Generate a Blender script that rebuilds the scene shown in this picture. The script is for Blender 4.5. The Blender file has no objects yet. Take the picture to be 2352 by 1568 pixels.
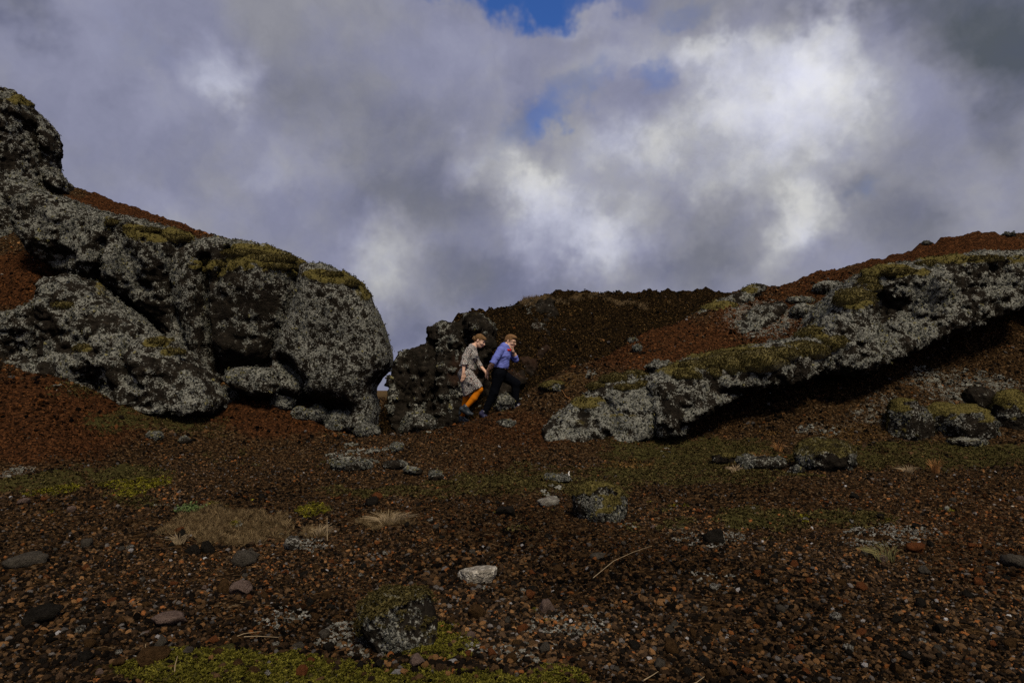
import bpy, math, random
import numpy as np
from mathutils import Vector
from mathutils.bvhtree import BVHTree

random.seed(7)
RNG = np.random.default_rng(11)
scene = bpy.context.scene
COL = scene.collection

# ------------------------------------------------------------------ camera
CAM_Z = 1.5
FPX, CX, CY, HOR = 1568.0, 1176.0, 784.0, 896.0        # measures taken on the photo at 2352 px width (24 mm lens)
PITCH = math.atan((HOR - CY) / FPX)
cam_data = bpy.data.cameras.new('camera')
cam_data.lens = 24.0
cam_data.sensor_width = 36.0
cam_data.clip_start = 0.05
cam_data.clip_end = 3000.0
cam = bpy.data.objects.new('camera', cam_data)
cam.location = (0, 0, CAM_Z)
cam.rotation_euler = (math.pi / 2 + PITCH, 0, 0)
COL.objects.link(cam)
scene.camera = cam
scene.view_settings.view_transform = 'Standard'
scene.view_settings.look = 'None'
scene.view_settings.gamma = 1.0
scene.view_settings.exposure = 0.30
scene.view_settings.use_curve_mapping = False
scene.render.film_transparent = False
scene.render.engine = 'CYCLES'
scene.cycles.max_bounces = 4
scene.cycles.diffuse_bounces = 2
scene.cycles.glossy_bounces = 2
scene.cycles.transparent_max_bounces = 4
scene.cycles.sample_clamp_indirect = 3.0
scene.cycles.use_denoising = False

cp, sp = math.cos(PITCH), math.sin(PITCH)


def ray_dir(px, py):
    u = (px - CX) / FPX
    v = (CY - py) / FPX
    return np.array([u, cp - v * sp, sp + v * cp])


def at(px, py, Y):
    d = ray_dir(px, py)
    t = Y / d[1]
    return np.array([d[0] * t, Y, CAM_Z + d[2] * t])


def proj(P):
    x, y, z = P[..., 0], P[..., 1], P[..., 2] - CAM_Z
    f = y * cp + z * sp
    v = -y * sp + z * cp
    f = np.where(f < 0.05, 0.05, f)
    return CX + FPX * x / f, CY - FPX * v / f


# ------------------------------------------------------------------ sun and sky
SUN_DIR = Vector((0.20, -0.58, 0.79)).normalized()      # towards the sun
sun_data = bpy.data.lights.new('sun', 'SUN')
sun_data.energy = 2.6
sun_data.angle = math.radians(14)
sun_data.color = (1.0, 0.87, 0.66)
sun = bpy.data.objects.new('sun', sun_data)
sun.rotation_euler = SUN_DIR.to_track_quat('Z', 'Y').to_euler()
COL.objects.link(sun)
SUN_EL = math.asin(SUN_DIR.z)
SUN_AZ = math.atan2(SUN_DIR.x, SUN_DIR.y)


class Nodes:
    """Small helper to write node trees."""
    def __init__(self, tree):
        self.t = tree
        self.n = tree.nodes
        self.n.clear()

    def new(self, typ, **kw):
        nd = self.n.new(typ)
        for k, v in kw.items():
            setattr(nd, k, v)
        return nd

    def put(self, sock, val):
        if isinstance(val, bpy.types.NodeSocket):
            self.t.links.new(val, sock)
        else:
            sock.default_value = val

    def math(self, op, a, b=0.0, c=0.0, clamp=False):
        nd = self.new('ShaderNodeMath', operation=op, use_clamp=clamp)
        self.put(nd.inputs[0], a)
        self.put(nd.inputs[1], b)
        self.put(nd.inputs[2], c)
        return nd.outputs[0]

    def vmath(self, op, a, b=(0, 0, 0)):
        nd = self.new('ShaderNodeVectorMath', operation=op)
        self.put(nd.inputs[0], a)
        self.put(nd.inputs[1], b)
        return nd.outputs['Value'] if op in ('DOT_PRODUCT', 'LENGTH', 'DISTANCE') else nd.outputs[0]

    def scale(self, a, s):
        nd = self.new('ShaderNodeVectorMath', operation='SCALE')
        self.put(nd.inputs[0], a)
        self.put(nd.inputs[3], s)
        return nd.outputs[0]

    def smooth(self, v, lo, hi, to0=0.0, to1=1.0):
        nd = self.new('ShaderNodeMapRange', interpolation_type='SMOOTHSTEP')
        self.put(nd.inputs[0], v)
        nd.inputs[1].default_value = lo
        nd.inputs[2].default_value = hi
        nd.inputs[3].default_value = to0
        nd.inputs[4].default_value = to1
        return nd.outputs[0]

    def mix(self, f, a, b, mode='MIX'):
        nd = self.new('ShaderNodeMix', data_type='RGBA', blend_type=mode)
        nd.clamp_factor = True
        self.put(nd.inputs[0], f)
        for s, v in ((nd.inputs[6], a), (nd.inputs[7], b)):
            if isinstance(v, (tuple, list)) and len(v) == 3:
                v = (*v, 1.0)
            self.put(s, v)
        return nd.outputs[2]

    def noise(self, vec, scale, detail=3.0, rough=0.55, out='Fac', dist=0.0):
        nd = self.new('ShaderNodeTexNoise')
        self.put(nd.inputs['Vector'], vec)
        nd.inputs['Scale'].default_value = scale
        nd.inputs['Detail'].default_value = detail
        nd.inputs['Roughness'].default_value = rough
        nd.inputs['Distortion'].default_value = dist
        return nd.outputs[out]

    def voronoi(self, vec, scale, feature='F1', out='Distance'):
        nd = self.new('ShaderNodeTexVoronoi', feature=feature)
        self.put(nd.inputs['Vector'], vec)
        nd.inputs['Scale'].default_value = scale
        return nd.outputs[out]

    def attr(self, name, typ='GEOMETRY', out='Fac'):
        nd = self.new('ShaderNodeAttribute', attribute_type=typ, attribute_name=name)
        return nd.outputs[out]

    def ramp(self, v, stops):
        nd = self.new('ShaderNodeValToRGB')
        e = nd.color_ramp.elements
        while len(e) < len(stops):
            e.new(0.5)
        for el, (p, c) in zip(e, stops):
            el.position = p
            el.color = (*c, 1.0)
        self.put(nd.inputs[0], v)
        return nd.outputs[0]


def make_world():
    w = bpy.data.worlds.new('World')
    scene.world = w
    w.use_nodes = True
    N = Nodes(w.node_tree)
    out = N.new('ShaderNodeOutputWorld')
    bg = N.new('ShaderNodeBackground')
    bg.inputs['Strength'].default_value = 0.1
    N.t.links.new(bg.outputs[0], out.inputs[0])
    sky = N.new('ShaderNodeTexSky', sky_type='NISHITA')
    sky.sun_disc = False
    sky.sun_elevation = SUN_EL
    sky.sun_rotation = SUN_AZ
    sky.air_density = 1.0
    sky.dust_density = 0.3
    sky.ozone_density = 3.0
    tc = N.new('ShaderNodeTexCoord')
    d = tc.outputs['Generated']
    sep = N.new('ShaderNodeSeparateXYZ')
    N.put(sep.inputs[0], d)
    az = N.math('ARCTAN2', sep.outputs[0], sep.outputs[1])
    el = N.math('ARCSINE', sep.outputs[2])
    # ragged edges: the clouds' outlines are pushed about by noise of the sky direction
    w1 = N.noise(d, 5.0, 5.0, 0.62, 'Color')
    w2 = N.noise(d, 16.0, 4.0, 0.6, 'Color')
    comb = N.new('ShaderNodeCombineXYZ')
    N.put(comb.inputs[0], az)
    N.put(comb.inputs[1], el)
    p = N.vmath('ADD', comb.outputs[0], N.scale(N.vmath('SUBTRACT', w1, (0.5, 0.5, 0.5)), 0.20))
    p = N.vmath('ADD', p, N.scale(N.vmath('SUBTRACT', w2, (0.5, 0.5, 0.5)), 0.045))
    fl = N.new('ShaderNodeVectorMath', operation='MULTIPLY')
    N.put(fl.inputs[0], p)
    fl.inputs[1].default_value = (1, 1, 0)
    p = fl.outputs[0]

    def angle(px, py):
        r = ray_dir(px, py)
        r = r / np.linalg.norm(r)
        return math.atan2(r[0], r[1]), math.asin(r[2])

    def blob(px, py, rx, ry, rot=0.0):
        a0, e0 = angle(px, py)
        a1, e1 = angle(px + rx, py)
        a2, e2 = angle(px, py - ry)
        mp = N.new('ShaderNodeMapping', vector_type='TEXTURE')
        N.put(mp.inputs['Vector'], p)
        mp.inputs['Location'].default_value = (a0, e0, 0)
        mp.inputs['Rotation'].default_value = (0, 0, math.radians(rot))
        mp.inputs['Scale'].default_value = (abs(a1 - a0), abs(e2 - e0), 1)
        g = N.new('ShaderNodeTexGradient', gradient_type='SPHERICAL')
        N.put(g.inputs[0], mp.outputs[0])
        return N.smooth(g.outputs['Fac'], 0.0, 0.85)

    def total(items):
        acc = None
        for (px, py, rx, ry, rot, wgt) in items:
            b = blob(px, py, rx, ry, rot)
            acc = N.math('MULTIPLY', b, wgt) if acc is None else N.math('MULTIPLY_ADD', b, wgt, acc)
        return acc

    light = total(SKY_LIGHT)
    blue = total(SKY_BLUE)
    f1 = N.noise(d, 3.2, 6.0, 0.55)
    f2 = N.noise(d, 11.0, 5.0, 0.6)
    f3 = N.noise(N.vmath('ADD', d, N.scale(w1, 0.25)), 7.0, 6.0, 0.62)
    b = N.math('MULTIPLY_ADD', N.math('SUBTRACT', f1, 0.5), 0.22, 0.345)
    b = N.math('MULTIPLY_ADD', N.math('SUBTRACT', f2, 0.5), 0.10, b)
    b = N.math('MULTIPLY_ADD', N.math('SUBTRACT', f3, 0.5), 0.30, b)
    f4 = N.noise(N.vmath('ADD', d, N.scale(w2, 0.05)), 15.0, 6.0, 0.62)
    b = N.math('MULTIPLY_ADD', N.math('MULTIPLY', N.math('SUBTRACT', f4, 0.5), N.smooth(light, 0.02, 0.35)), 0.42, b)
    b = N.math('ADD', b, light)
    puff = N.math('MULTIPLY_ADD', N.math('SUBTRACT', f4, 0.5), 0.42, light)
    puff = N.math('MULTIPLY_ADD', N.math('SUBTRACT', f3, 0.5), 0.30, puff)
    b = N.math('MULTIPLY_ADD', N.smooth(puff, 0.12, 0.34), 0.07, b)
    cloud = N.ramp(b, [(0.0, (0.070, 0.082, 0.098)), (0.22, (0.140, 0.148, 0.190)), (0.40, (0.225, 0.232, 0.280)),
                       (0.62, (0.345, 0.355, 0.385)), (0.84, (0.51, 0.52, 0.535)), (1.0, (0.62, 0.63, 0.635))])
    hue = N.smooth(N.math('MULTIPLY_ADD', N.math('SUBTRACT', f2, 0.5), 0.8, N.noise(d, 4.3, 3.0, 0.5)), 0.30, 0.72)
    cloud = N.mix(1.0, cloud, N.mix(hue, (0.96, 0.965, 1.12), (1.05, 1.03, 0.98)), 'MULTIPLY')
    cloud = N.scale(cloud, 10.0)
    hole = N.math('MULTIPLY_ADD', N.math('SUBTRACT', f3, 0.5), 0.9, blue)
    hole = N.math('MULTIPLY', N.smooth(hole, 0.02, 1.05), N.smooth(blue, 0.02, 0.3))
    blue_sky = N.mix(1.0, sky.outputs[0], SKY_TINT, 'MULTIPLY')
    N.put(bg.inputs['Color'], N.mix(hole, cloud, blue_sky))


# px, py, half width, half height, turn, amount (brightness added to the cloud layer)
SKY_LIGHT = [
    (1720, 170, 260, 190, 0, 0.34), (1920, 150, 180, 160, 0, 0.28), (1740, 330, 480, 220, 10, 0.27),
    (1430, 350, 240, 110, 15, 0.20), (1830, 270, 200, 140, 0, 0.14), (1650, 90, 90, 50, 0, 0.14),
    (1170, 430, 170, 110, -35, 0.22), (1290, 510, 230, 130, -20, 0.24), (1430, 530, 150, 130, 0, 0.18), (880, 640, 150, 120, 30, 0.05),
    (1830, 510, 130, 110, 50, 0.30), (1790, 590, 90, 80, 60, 0.12), (1480, 110, 220, 100, 20, 0.14), (1120, 140, 200, 120, 0, 0.08),
    (520, 170, 150, 110, -30, 0.20), (420, 210, 220, 90, 20, 0.08), (640, 400, 190, 80, 5, 0.10), (870, 610, 160, 110, 40, 0.14),
    (320, 480, 150, 60, 0, 0.06), (1360, 40, 200, 50, 0, 0.10), (2250, 500, 240, 120, 0, 0.06), (1080, 260, 200, 120, 0, 0.04),
    (2300, 60, 330, 220, -30, -0.34), (1960, 20, 420, 70, 0, -0.16), (20, 20, 170, 140, 0, -0.20), (2330, 260, 120, 260, 0, -0.12),  # top right corner amount: lens darkening put into the cloud brightness
    (900, 330, 300, 90, 20, -0.08), (960, 470, 240, 130, 10, -0.12), (1560, 560, 220, 110, 0, -0.14), (1640, 470, 220, 60, -10, -0.10),
    (1960, 460, 70, 70, 0, -0.10), (1150, 650, 330, 90, 0, -0.12), (2050, 540, 200, 100, 0, -0.10), (900, 760, 200, 90, 0, -0.10),
    (1230, 290, 130, 60, 30, -0.06), (760, 240, 240, 110, 0, -0.05), (180, 330, 240, 130, 0, -0.03),
]
SKY_BLUE = [
    (1150, -15, 210, 105, -10, 1.25), (1310, 30, 150, 75, 20, 0.95), (1030, -50, 130, 90, 0, 0.7), (1535, 150, 95, 80, 40, 0.44), (1400, 200, 120, 70, 50, 0.36),
    (1210, 320, 200, 95, 25, 0.30), (1290, 270, 130, 70, 40, 0.30), (1970, 470, 90, 90, 0, 0.25), (400, 110, 260, 130, 0, 0.20), (1620, 10, 150, 60, 0, 0.36),
    (1450, -20, 160, 60, 0, 0.4),
]
SKY_TINT = (0.30, 0.50, 0.88)
make_world()


# ------------------------------------------------------------------ noise in numpy
_TAB = np.random.default_rng(3).random((64, 64, 64)).astype(np.float32)


def vnoise(p):
    """Value noise in -1..1 of points (n,3)."""
    i = np.floor(p).astype(np.int32)
    f = (p - i).astype(np.float32)
    f = f * f * f * (f * (f * 6 - 15) + 10)
    a = i & 63
    b = (i + 1) & 63
    x0, y0, z0, x1, y1, z1 = a[:, 0], a[:, 1], a[:, 2], b[:, 0], b[:, 1], b[:, 2]
    fx, fy, fz = f[:, 0], f[:, 1], f[:, 2]
    c00 = _TAB[x0, y0, z0] * (1 - fx) + _TAB[x1, y0, z0] * fx
    c10 = _TAB[x0, y1, z0] * (1 - fx) + _TAB[x1, y1, z0] * fx
    c01 = _TAB[x0, y0, z1] * (1 - fx) + _TAB[x1, y0, z1] * fx
    c11 = _TAB[x0, y1, z1] * (1 - fx) + _TAB[x1, y1, z1] * fx
    c0 = c00 * (1 - fy) + c10 * fy
    c1 = c01 * (1 - fy) + c11 * fy
    return (c0 * (1 - fz) + c1 * fz) * 2 - 1


_ROT = np.array([[0.36, 0.48, -0.8], [-0.8, 0.6, 0.0], [0.48, 0.64, 0.6]])


def fbm(p, octaves=4, gain=0.5, ridged=False):
    p = np.asarray(p, dtype=np.float64)
    amp, tot, acc = 1.0, 0.0, np.zeros(len(p), np.float32)
    for _ in range(octaves):
        n = vnoise(p)
        if ridged:
            n = 1 - 2 * np.abs(n)
        acc += amp * n
        tot += amp
        amp *= gain
        p = p @ _ROT.T * 2.03 + 17.3
    return acc / tot


def sstep(x, a, b):
    t = np.clip((x - a) / (b - a), 0, 1)
    return t * t * (3 - 2 * t)


# ------------------------------------------------------------------ mesh helpers
def mesh_from(name, verts, faces, smooth=True):
    """Fast mesh from arrays; faces is (n,3) or (n,4)."""
    me = bpy.data.meshes.new(name)
    verts = np.ascontiguousarray(verts, dtype=np.float32)
    faces = np.ascontiguousarray(faces, dtype=np.int32)
    me.vertices.add(len(verts))
    me.vertices.foreach_set('co', verts.ravel())
    if len(faces):
        k = faces.shape[1]
        me.loops.add(faces.size)
        me.loops.foreach_set('vertex_index', faces.ravel())
        me.polygons.add(len(faces))
        me.polygons.foreach_set('loop_start', np.arange(0, faces.size, k, dtype=np.int32))
        me.polygons.foreach_set('loop_total', np.full(len(faces), k, dtype=np.int32))
    me.update(calc_edges=True)
    if len(faces):
        me.polygons.foreach_set('use_smooth', np.full(len(faces), smooth, dtype=bool))
    return me


def set_attr(me, name, vals):
    a = me.attributes.new(name, 'FLOAT', 'POINT')
    a.data.foreach_set('value', np.ascontiguousarray(vals, dtype=np.float32))


def vnormals(me):
    n = np.empty(len(me.vertices) * 3, np.float32)
    me.vertex_normals.foreach_get('vector', n)
    return n.reshape(-1, 3)


def link(name, me, mat=None, parent=None, **props):
    o = bpy.data.objects.new(name, me)
    COL.objects.link(o)
    if mat is not None:
        if len(me.materials) == 0:
            me.materials.append(mat)
    if parent is not None:
        o.parent = parent
    for k, v in props.items():
        o[k] = v
    return o


def empty(name, loc, **props):
    o = bpy.data.objects.new(name, None)
    o.location = loc
    COL.objects.link(o)
    for k, v in props.items():
        o[k] = v
    return o


def surface_nets(F, origin, h):
    nx, ny, nz = F.shape
    S = F < 0
    cnt = np.zeros((nx - 1, ny - 1, nz - 1), np.int8)
    offs = [(a, b, c) for a in (0, 1) for b in (0, 1) for c in (0, 1)]
    for a, b, c in offs:
        cnt += S[a:nx - 1 + a, b:ny - 1 + b, c:nz - 1 + c]
    ii, jj, kk = np.nonzero((cnt > 0) & (cnt < 8))
    idx = np.full(cnt.shape, -1, np.int32)
    idx[ii, jj, kk] = np.arange(len(ii))
    vals = {o: F[ii + o[0], jj + o[1], kk + o[2]] for o in offs}
    acc = np.zeros((len(ii), 3))
    num = np.zeros(len(ii))
    for o in offs:
        for ax in range(3):
            if o[ax]:
                continue
            q = list(o)
            q[ax] = 1
            fa, fb = vals[o], vals[tuple(q)]
            m = (fa < 0) != (fb < 0)
            t = np.where(m, fa / np.where(fa - fb == 0, 1, fa - fb), 0)
            pt = np.tile(np.array(o, float), (len(ii), 1))
            pt[:, ax] = t
            acc += pt * m[:, None]
            num += m
    V = origin + h * (np.stack([ii, jj, kk], 1) + acc / num[:, None])
    quads = []
    for ax in range(3):
        sl0, sl1 = [slice(None)] * 3, [slice(None)] * 3
        sl0[ax], sl1[ax] = slice(0, -1), slice(1, None)
        a, b = S[tuple(sl0)], S[tuple(sl1)]
        e = np.argwhere(a != b)
        u, v = (ax + 1) % 3, (ax + 2) % 3
        dims = idx.shape
        ok = (e[:, u] > 0) & (e[:, v] > 0) & (e[:, u] < dims[u]) & (e[:, v] < dims[v])
        e = e[ok]
        flip = ~a[e[:, 0], e[:, 1], e[:, 2]]
        def cell(du, dv):
            c = e.copy()
            c[:, u] -= du
            c[:, v] -= dv
            return idx[c[:, 0], c[:, 1], c[:, 2]]
        q = np.stack([cell(1, 1), cell(0, 1), cell(0, 0), cell(1, 0)], 1)
        q[flip] = q[flip][:, ::-1]
        quads.append(q)
    Q = np.concatenate(quads)
    return V, Q[(Q >= 0).all(1)]


def poly_sdf(px, pz, poly):
    """Signed distance (inside negative) of 2-D points to a polygon."""
    P = np.stack([px.ravel(), pz.ravel()], 1)
    d2 = np.full(len(P), 1e9)
    inside = np.zeros(len(P), bool)
    n = len(poly)
    for i in range(n):
        a, b = poly[i], poly[(i + 1) % n]
        e = b - a
        w = P - a
        t = np.clip((w @ e) / max(e @ e, 1e-12), 0, 1)
        r = w - t[:, None] * e
        d2 = np.minimum(d2, (r ** 2).sum(1))
        c = (a[1] <= P[:, 1]) != (b[1] <= P[:, 1])
        xi = a[0] + (P[:, 1] - a[1]) / (b[1] - a[1] if b[1] != a[1] else 1e-9) * e[0]
        inside ^= c & (P[:, 0] < xi)
    return (np.sqrt(d2) * np.where(inside, -1, 1)).reshape(px.shape)


def line_dist(px, pz, pts):
    P = np.stack([px.ravel(), pz.ravel()], 1)
    d2 = np.full(len(P), 1e9)
    for a, b in zip(pts[:-1], pts[1:]):
        e = b - a
        w = P - a
        t = np.clip((w @ e) / max(e @ e, 1e-12), 0, 1)
        d2 = np.minimum(d2, ((w - t[:, None] * e) ** 2).sum(1))
    return np.sqrt(d2).reshape(px.shape)


# ------------------------------------------------------------------ materials
def new_mat(name):
    m = bpy.data.materials.new(name)
    m.use_nodes = True
    N = Nodes(m.node_tree)
    out = N.new('ShaderNodeOutputMaterial')
    b = N.new('ShaderNodeBsdfPrincipled')
    N.t.links.new(b.outputs[0], out.inputs[0])
    b.inputs['Roughness'].default_value = 0.95
    b.inputs['Specular IOR Level'].default_value = 0.0
    return m, N, b


def bump(N, b, h, strength=0.6, dist=0.02):
    nd = N.new('ShaderNodeBump')
    nd.inputs['Strength'].default_value = strength
    nd.inputs['Distance'].default_value = dist
    N.put(nd.inputs['Height'], h)
    N.put(b.inputs['Normal'], nd.outputs[0])


def pos(N):
    return N.new('ShaderNodeNewGeometry').outputs['Position']


def rock_material():
    m, N, b = new_mat('lichen_rock')
    P = pos(N)
    n1 = N.noise(P, 9.0, 5.0, 0.65)
    n2 = N.noise(P, 38.0, 4.0, 0.65)
    v = N.voronoi(P, 30.0)
    base = N.ramp(n1, [(0.3, (0.008, 0.007, 0.006)), (0.55, (0.018, 0.015, 0.012)), (0.75, (0.038, 0.030, 0.022))])
    base = N.mix(N.attr('red'), base, N.ramp(n1, [(0.3, (0.05, 0.02, 0.012)), (0.7, (0.13, 0.042, 0.018))]))
    lich = N.ramp(n2, [(0.25, (0.066, 0.068, 0.058)), (0.5, (0.150, 0.152, 0.134)), (0.72, (0.30, 0.30, 0.27))])
    la = N.attr('lichen')
    f = N.math('MULTIPLY_ADD', N.math('SUBTRACT', n2, 0.5), 2.2, la)
    f = N.math('MULTIPLY_ADD', N.math('SUBTRACT', n1, 0.5), 1.2, f)
    f = N.smooth(f, 0.42, 0.72)
    col = N.mix(f, base, lich)
    mo = N.ramp(n2, [(0.25, (0.030, 0.026, 0.009)), (0.5, (0.090, 0.075, 0.024)), (0.75, (0.18, 0.150, 0.058))])
    fm = N.smooth(N.math('MULTIPLY_ADD', N.math('SUBTRACT', n1, 0.5), 1.0, N.attr('moss')), 0.35, 0.62)
    col = N.mix(fm, col, mo)
    N.put(b.inputs['Base Color'], col)
    h = N.math('MULTIPLY_ADD', n2, 1.0, N.math('MULTIPLY', v, -0.5))
    bump(N, b, h, 0.9, 0.03)
    return m


def moss_material(name, c0, c1, c2):
    m, N, b = new_mat(name)
    P = pos(N)
    st = N.new('ShaderNodeMapping')
    st.inputs['Scale'].default_value = (1, 1, 0.45)
    N.put(st.inputs['Vector'], P)
    n1 = N.noise(P, 7.0, 4.0, 0.6)
    n2 = N.noise(st.outputs[0], 70.0, 4.0, 0.7)
    k = N.math('MULTIPLY_ADD', N.math('SUBTRACT', n1, 0.5), 0.9, n2)
    N.put(b.inputs['Base Color'], N.ramp(k, [(0.28, c0), (0.5, c1), (0.74, c2)]))
    b.inputs['Sheen Weight'].default_value = 0.15
    bump(N, b, n2, 0.9, 0.02)
    return m


def ground_material():
    m, N, b = new_mat('volcanic_ground')
    P = pos(N)
    n0 = N.noise(P, 1.3, 4.0, 0.6)
    n1 = N.noise(P, 10.0, 5.0, 0.7)
    n2 = N.noise(P, 55.0, 4.0, 0.7)
    Pw = N.vmath('ADD', P, N.scale(N.vmath('SUBTRACT', N.noise(P, 30.0, 3.0, 0.6, 'Color'), (0.5, 0.5, 0.5)), 0.05))
    vc = N.voronoi(Pw, 42.0, out='Color')
    vd = N.voronoi(Pw, 42.0)
    sepc = N.new('ShaderNodeSeparateColor')
    N.put(sepc.inputs[0], vc)
    cell = sepc.outputs[0]
    brown = N.ramp(cell, [(0.0, (0.006, 0.004, 0.003)), (0.35, (0.020, 0.012, 0.007)), (0.7, (0.055, 0.032, 0.015)),
                          (0.9, (0.11, 0.060, 0.025)), (1.0, (0.17, 0.12, 0.07))])
    red = N.ramp(cell, [(0.0, (0.010, 0.006, 0.004)), (0.4, (0.040, 0.018, 0.009)), (0.8, (0.085, 0.034, 0.014)), (1.0, (0.15, 0.062, 0.024))])
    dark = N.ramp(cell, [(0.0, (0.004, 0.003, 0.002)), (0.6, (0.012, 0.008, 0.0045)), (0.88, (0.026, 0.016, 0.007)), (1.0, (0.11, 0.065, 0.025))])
    fr = N.math('MULTIPLY_ADD', N.math('SUBTRACT', n1, 0.5), 1.0, N.attr('red'))
    col = N.mix(N.smooth(fr, 0.2, 0.8), brown, red)
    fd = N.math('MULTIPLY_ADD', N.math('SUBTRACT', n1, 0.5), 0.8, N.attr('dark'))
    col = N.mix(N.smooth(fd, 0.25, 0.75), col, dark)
    lich = N.ramp(n2, [(0.3, (0.09, 0.09, 0.075)), (0.7, (0.32, 0.32, 0.28))])
    fl = N.math('MULTIPLY_ADD', N.math('SUBTRACT', n2, 0.5), 1.6, N.attr('lichen'))
    fl = N.math('MULTIPLY_ADD', N.math('SUBTRACT', n1, 0.5), 1.4, fl)
    col = N.mix(N.smooth(fl, 0.52, 0.75), col, lich)
    moss = N.ramp(n2, [(0.25, (0.022, 0.021, 0.008)), (0.5, (0.060, 0.054, 0.018)), (0.75, (0.12, 0.105, 0.040))])
    fm = N.math('MULTIPLY_ADD', N.math('SUBTRACT', n1, 0.5), 2.6, N.attr('moss'))
    fm = N.math('MULTIPLY_ADD', N.math('SUBTRACT', n0, 0.5), 1.0, fm)
    col = N.mix(N.smooth(fm, 0.50, 0.95), col, moss)
    straw = N.ramp(n2, [(0.3, (0.035, 0.022, 0.011)), (0.7, (0.16, 0.11, 0.055))])
    fs = N.math('MULTIPLY_ADD', N.math('SUBTRACT', n1, 0.5), 2.4, N.attr('straw'))
    col = N.mix(N.smooth(fs, 0.45, 1.05), col, straw)
    N.put(b.inputs['Base Color'], col)
    h = N.math('MULTIPLY_ADD', vd, -0.8, N.math('MULTIPLY', n2, 0.9))
    bump(N, b, h, 1.0, 0.04)
    return m


def tint_material(name, rough_scale=60.0, contrast=0.6, rough=0.95):
    """Colour comes with each instance; grain on top."""
    m, N, b = new_mat(name)
    tc = N.new('ShaderNodeTexCoord')
    n = N.noise(tc.outputs['Object'], rough_scale, 4.0, 0.7)
    k = N.math('MULTIPLY_ADD', N.math('SUBTRACT', n, 0.5), 2.0 * contrast, 1.0)
    c = N.attr('tint', 'INSTANCER', 'Color')
    g = N.new('ShaderNodeCombineColor')
    for i in range(3):
        N.put(g.inputs[i], k)
    N.put(b.inputs['Base Color'], N.mix(1.0, c, g.outputs[0], 'MULTIPLY'))
    b.inputs['Roughness'].default_value = rough
    bump(N, b, n, 0.7, 0.1)
    return m


def plain_material(name, col, rough=0.8, var=0.35, scale=20.0, spec=0.2):
    m, N, b = new_mat(name)
    tc = N.new('ShaderNodeTexCoord')
    n = N.noise(tc.outputs['Object'], scale, 4.0, 0.6)
    lo = tuple(c * (1 - var) for c in col)
    hi = tuple(min(1, c * (1 + var)) for c in col)
    N.put(b.inputs['Base Color'], N.ramp(n, [(0.3, lo), (0.7, hi)]))
    b.inputs['Roughness'].default_value = rough
    b.inputs['Specular IOR Level'].default_value = spec
    return m


M_ROCK = rock_material()
M_MOSS = moss_material('woolly_moss', (0.026, 0.022, 0.007), (0.098, 0.080, 0.025), (0.205, 0.170, 0.066))
M_GROUND = ground_material()
M_STONE = tint_material('volcanic_cinder', 5.0, 0.9)
M_TUFT = tint_material('lichen_tuft', 4.0, 0.5)
M_BLADE = tint_material('plant_blade', 3.0, 0.3)

# ------------------------------------------------------------------ terrain
G = []          # control points (x, y, z)


def g(px, py, Y):
    G.append(at(px, py, Y))


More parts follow.
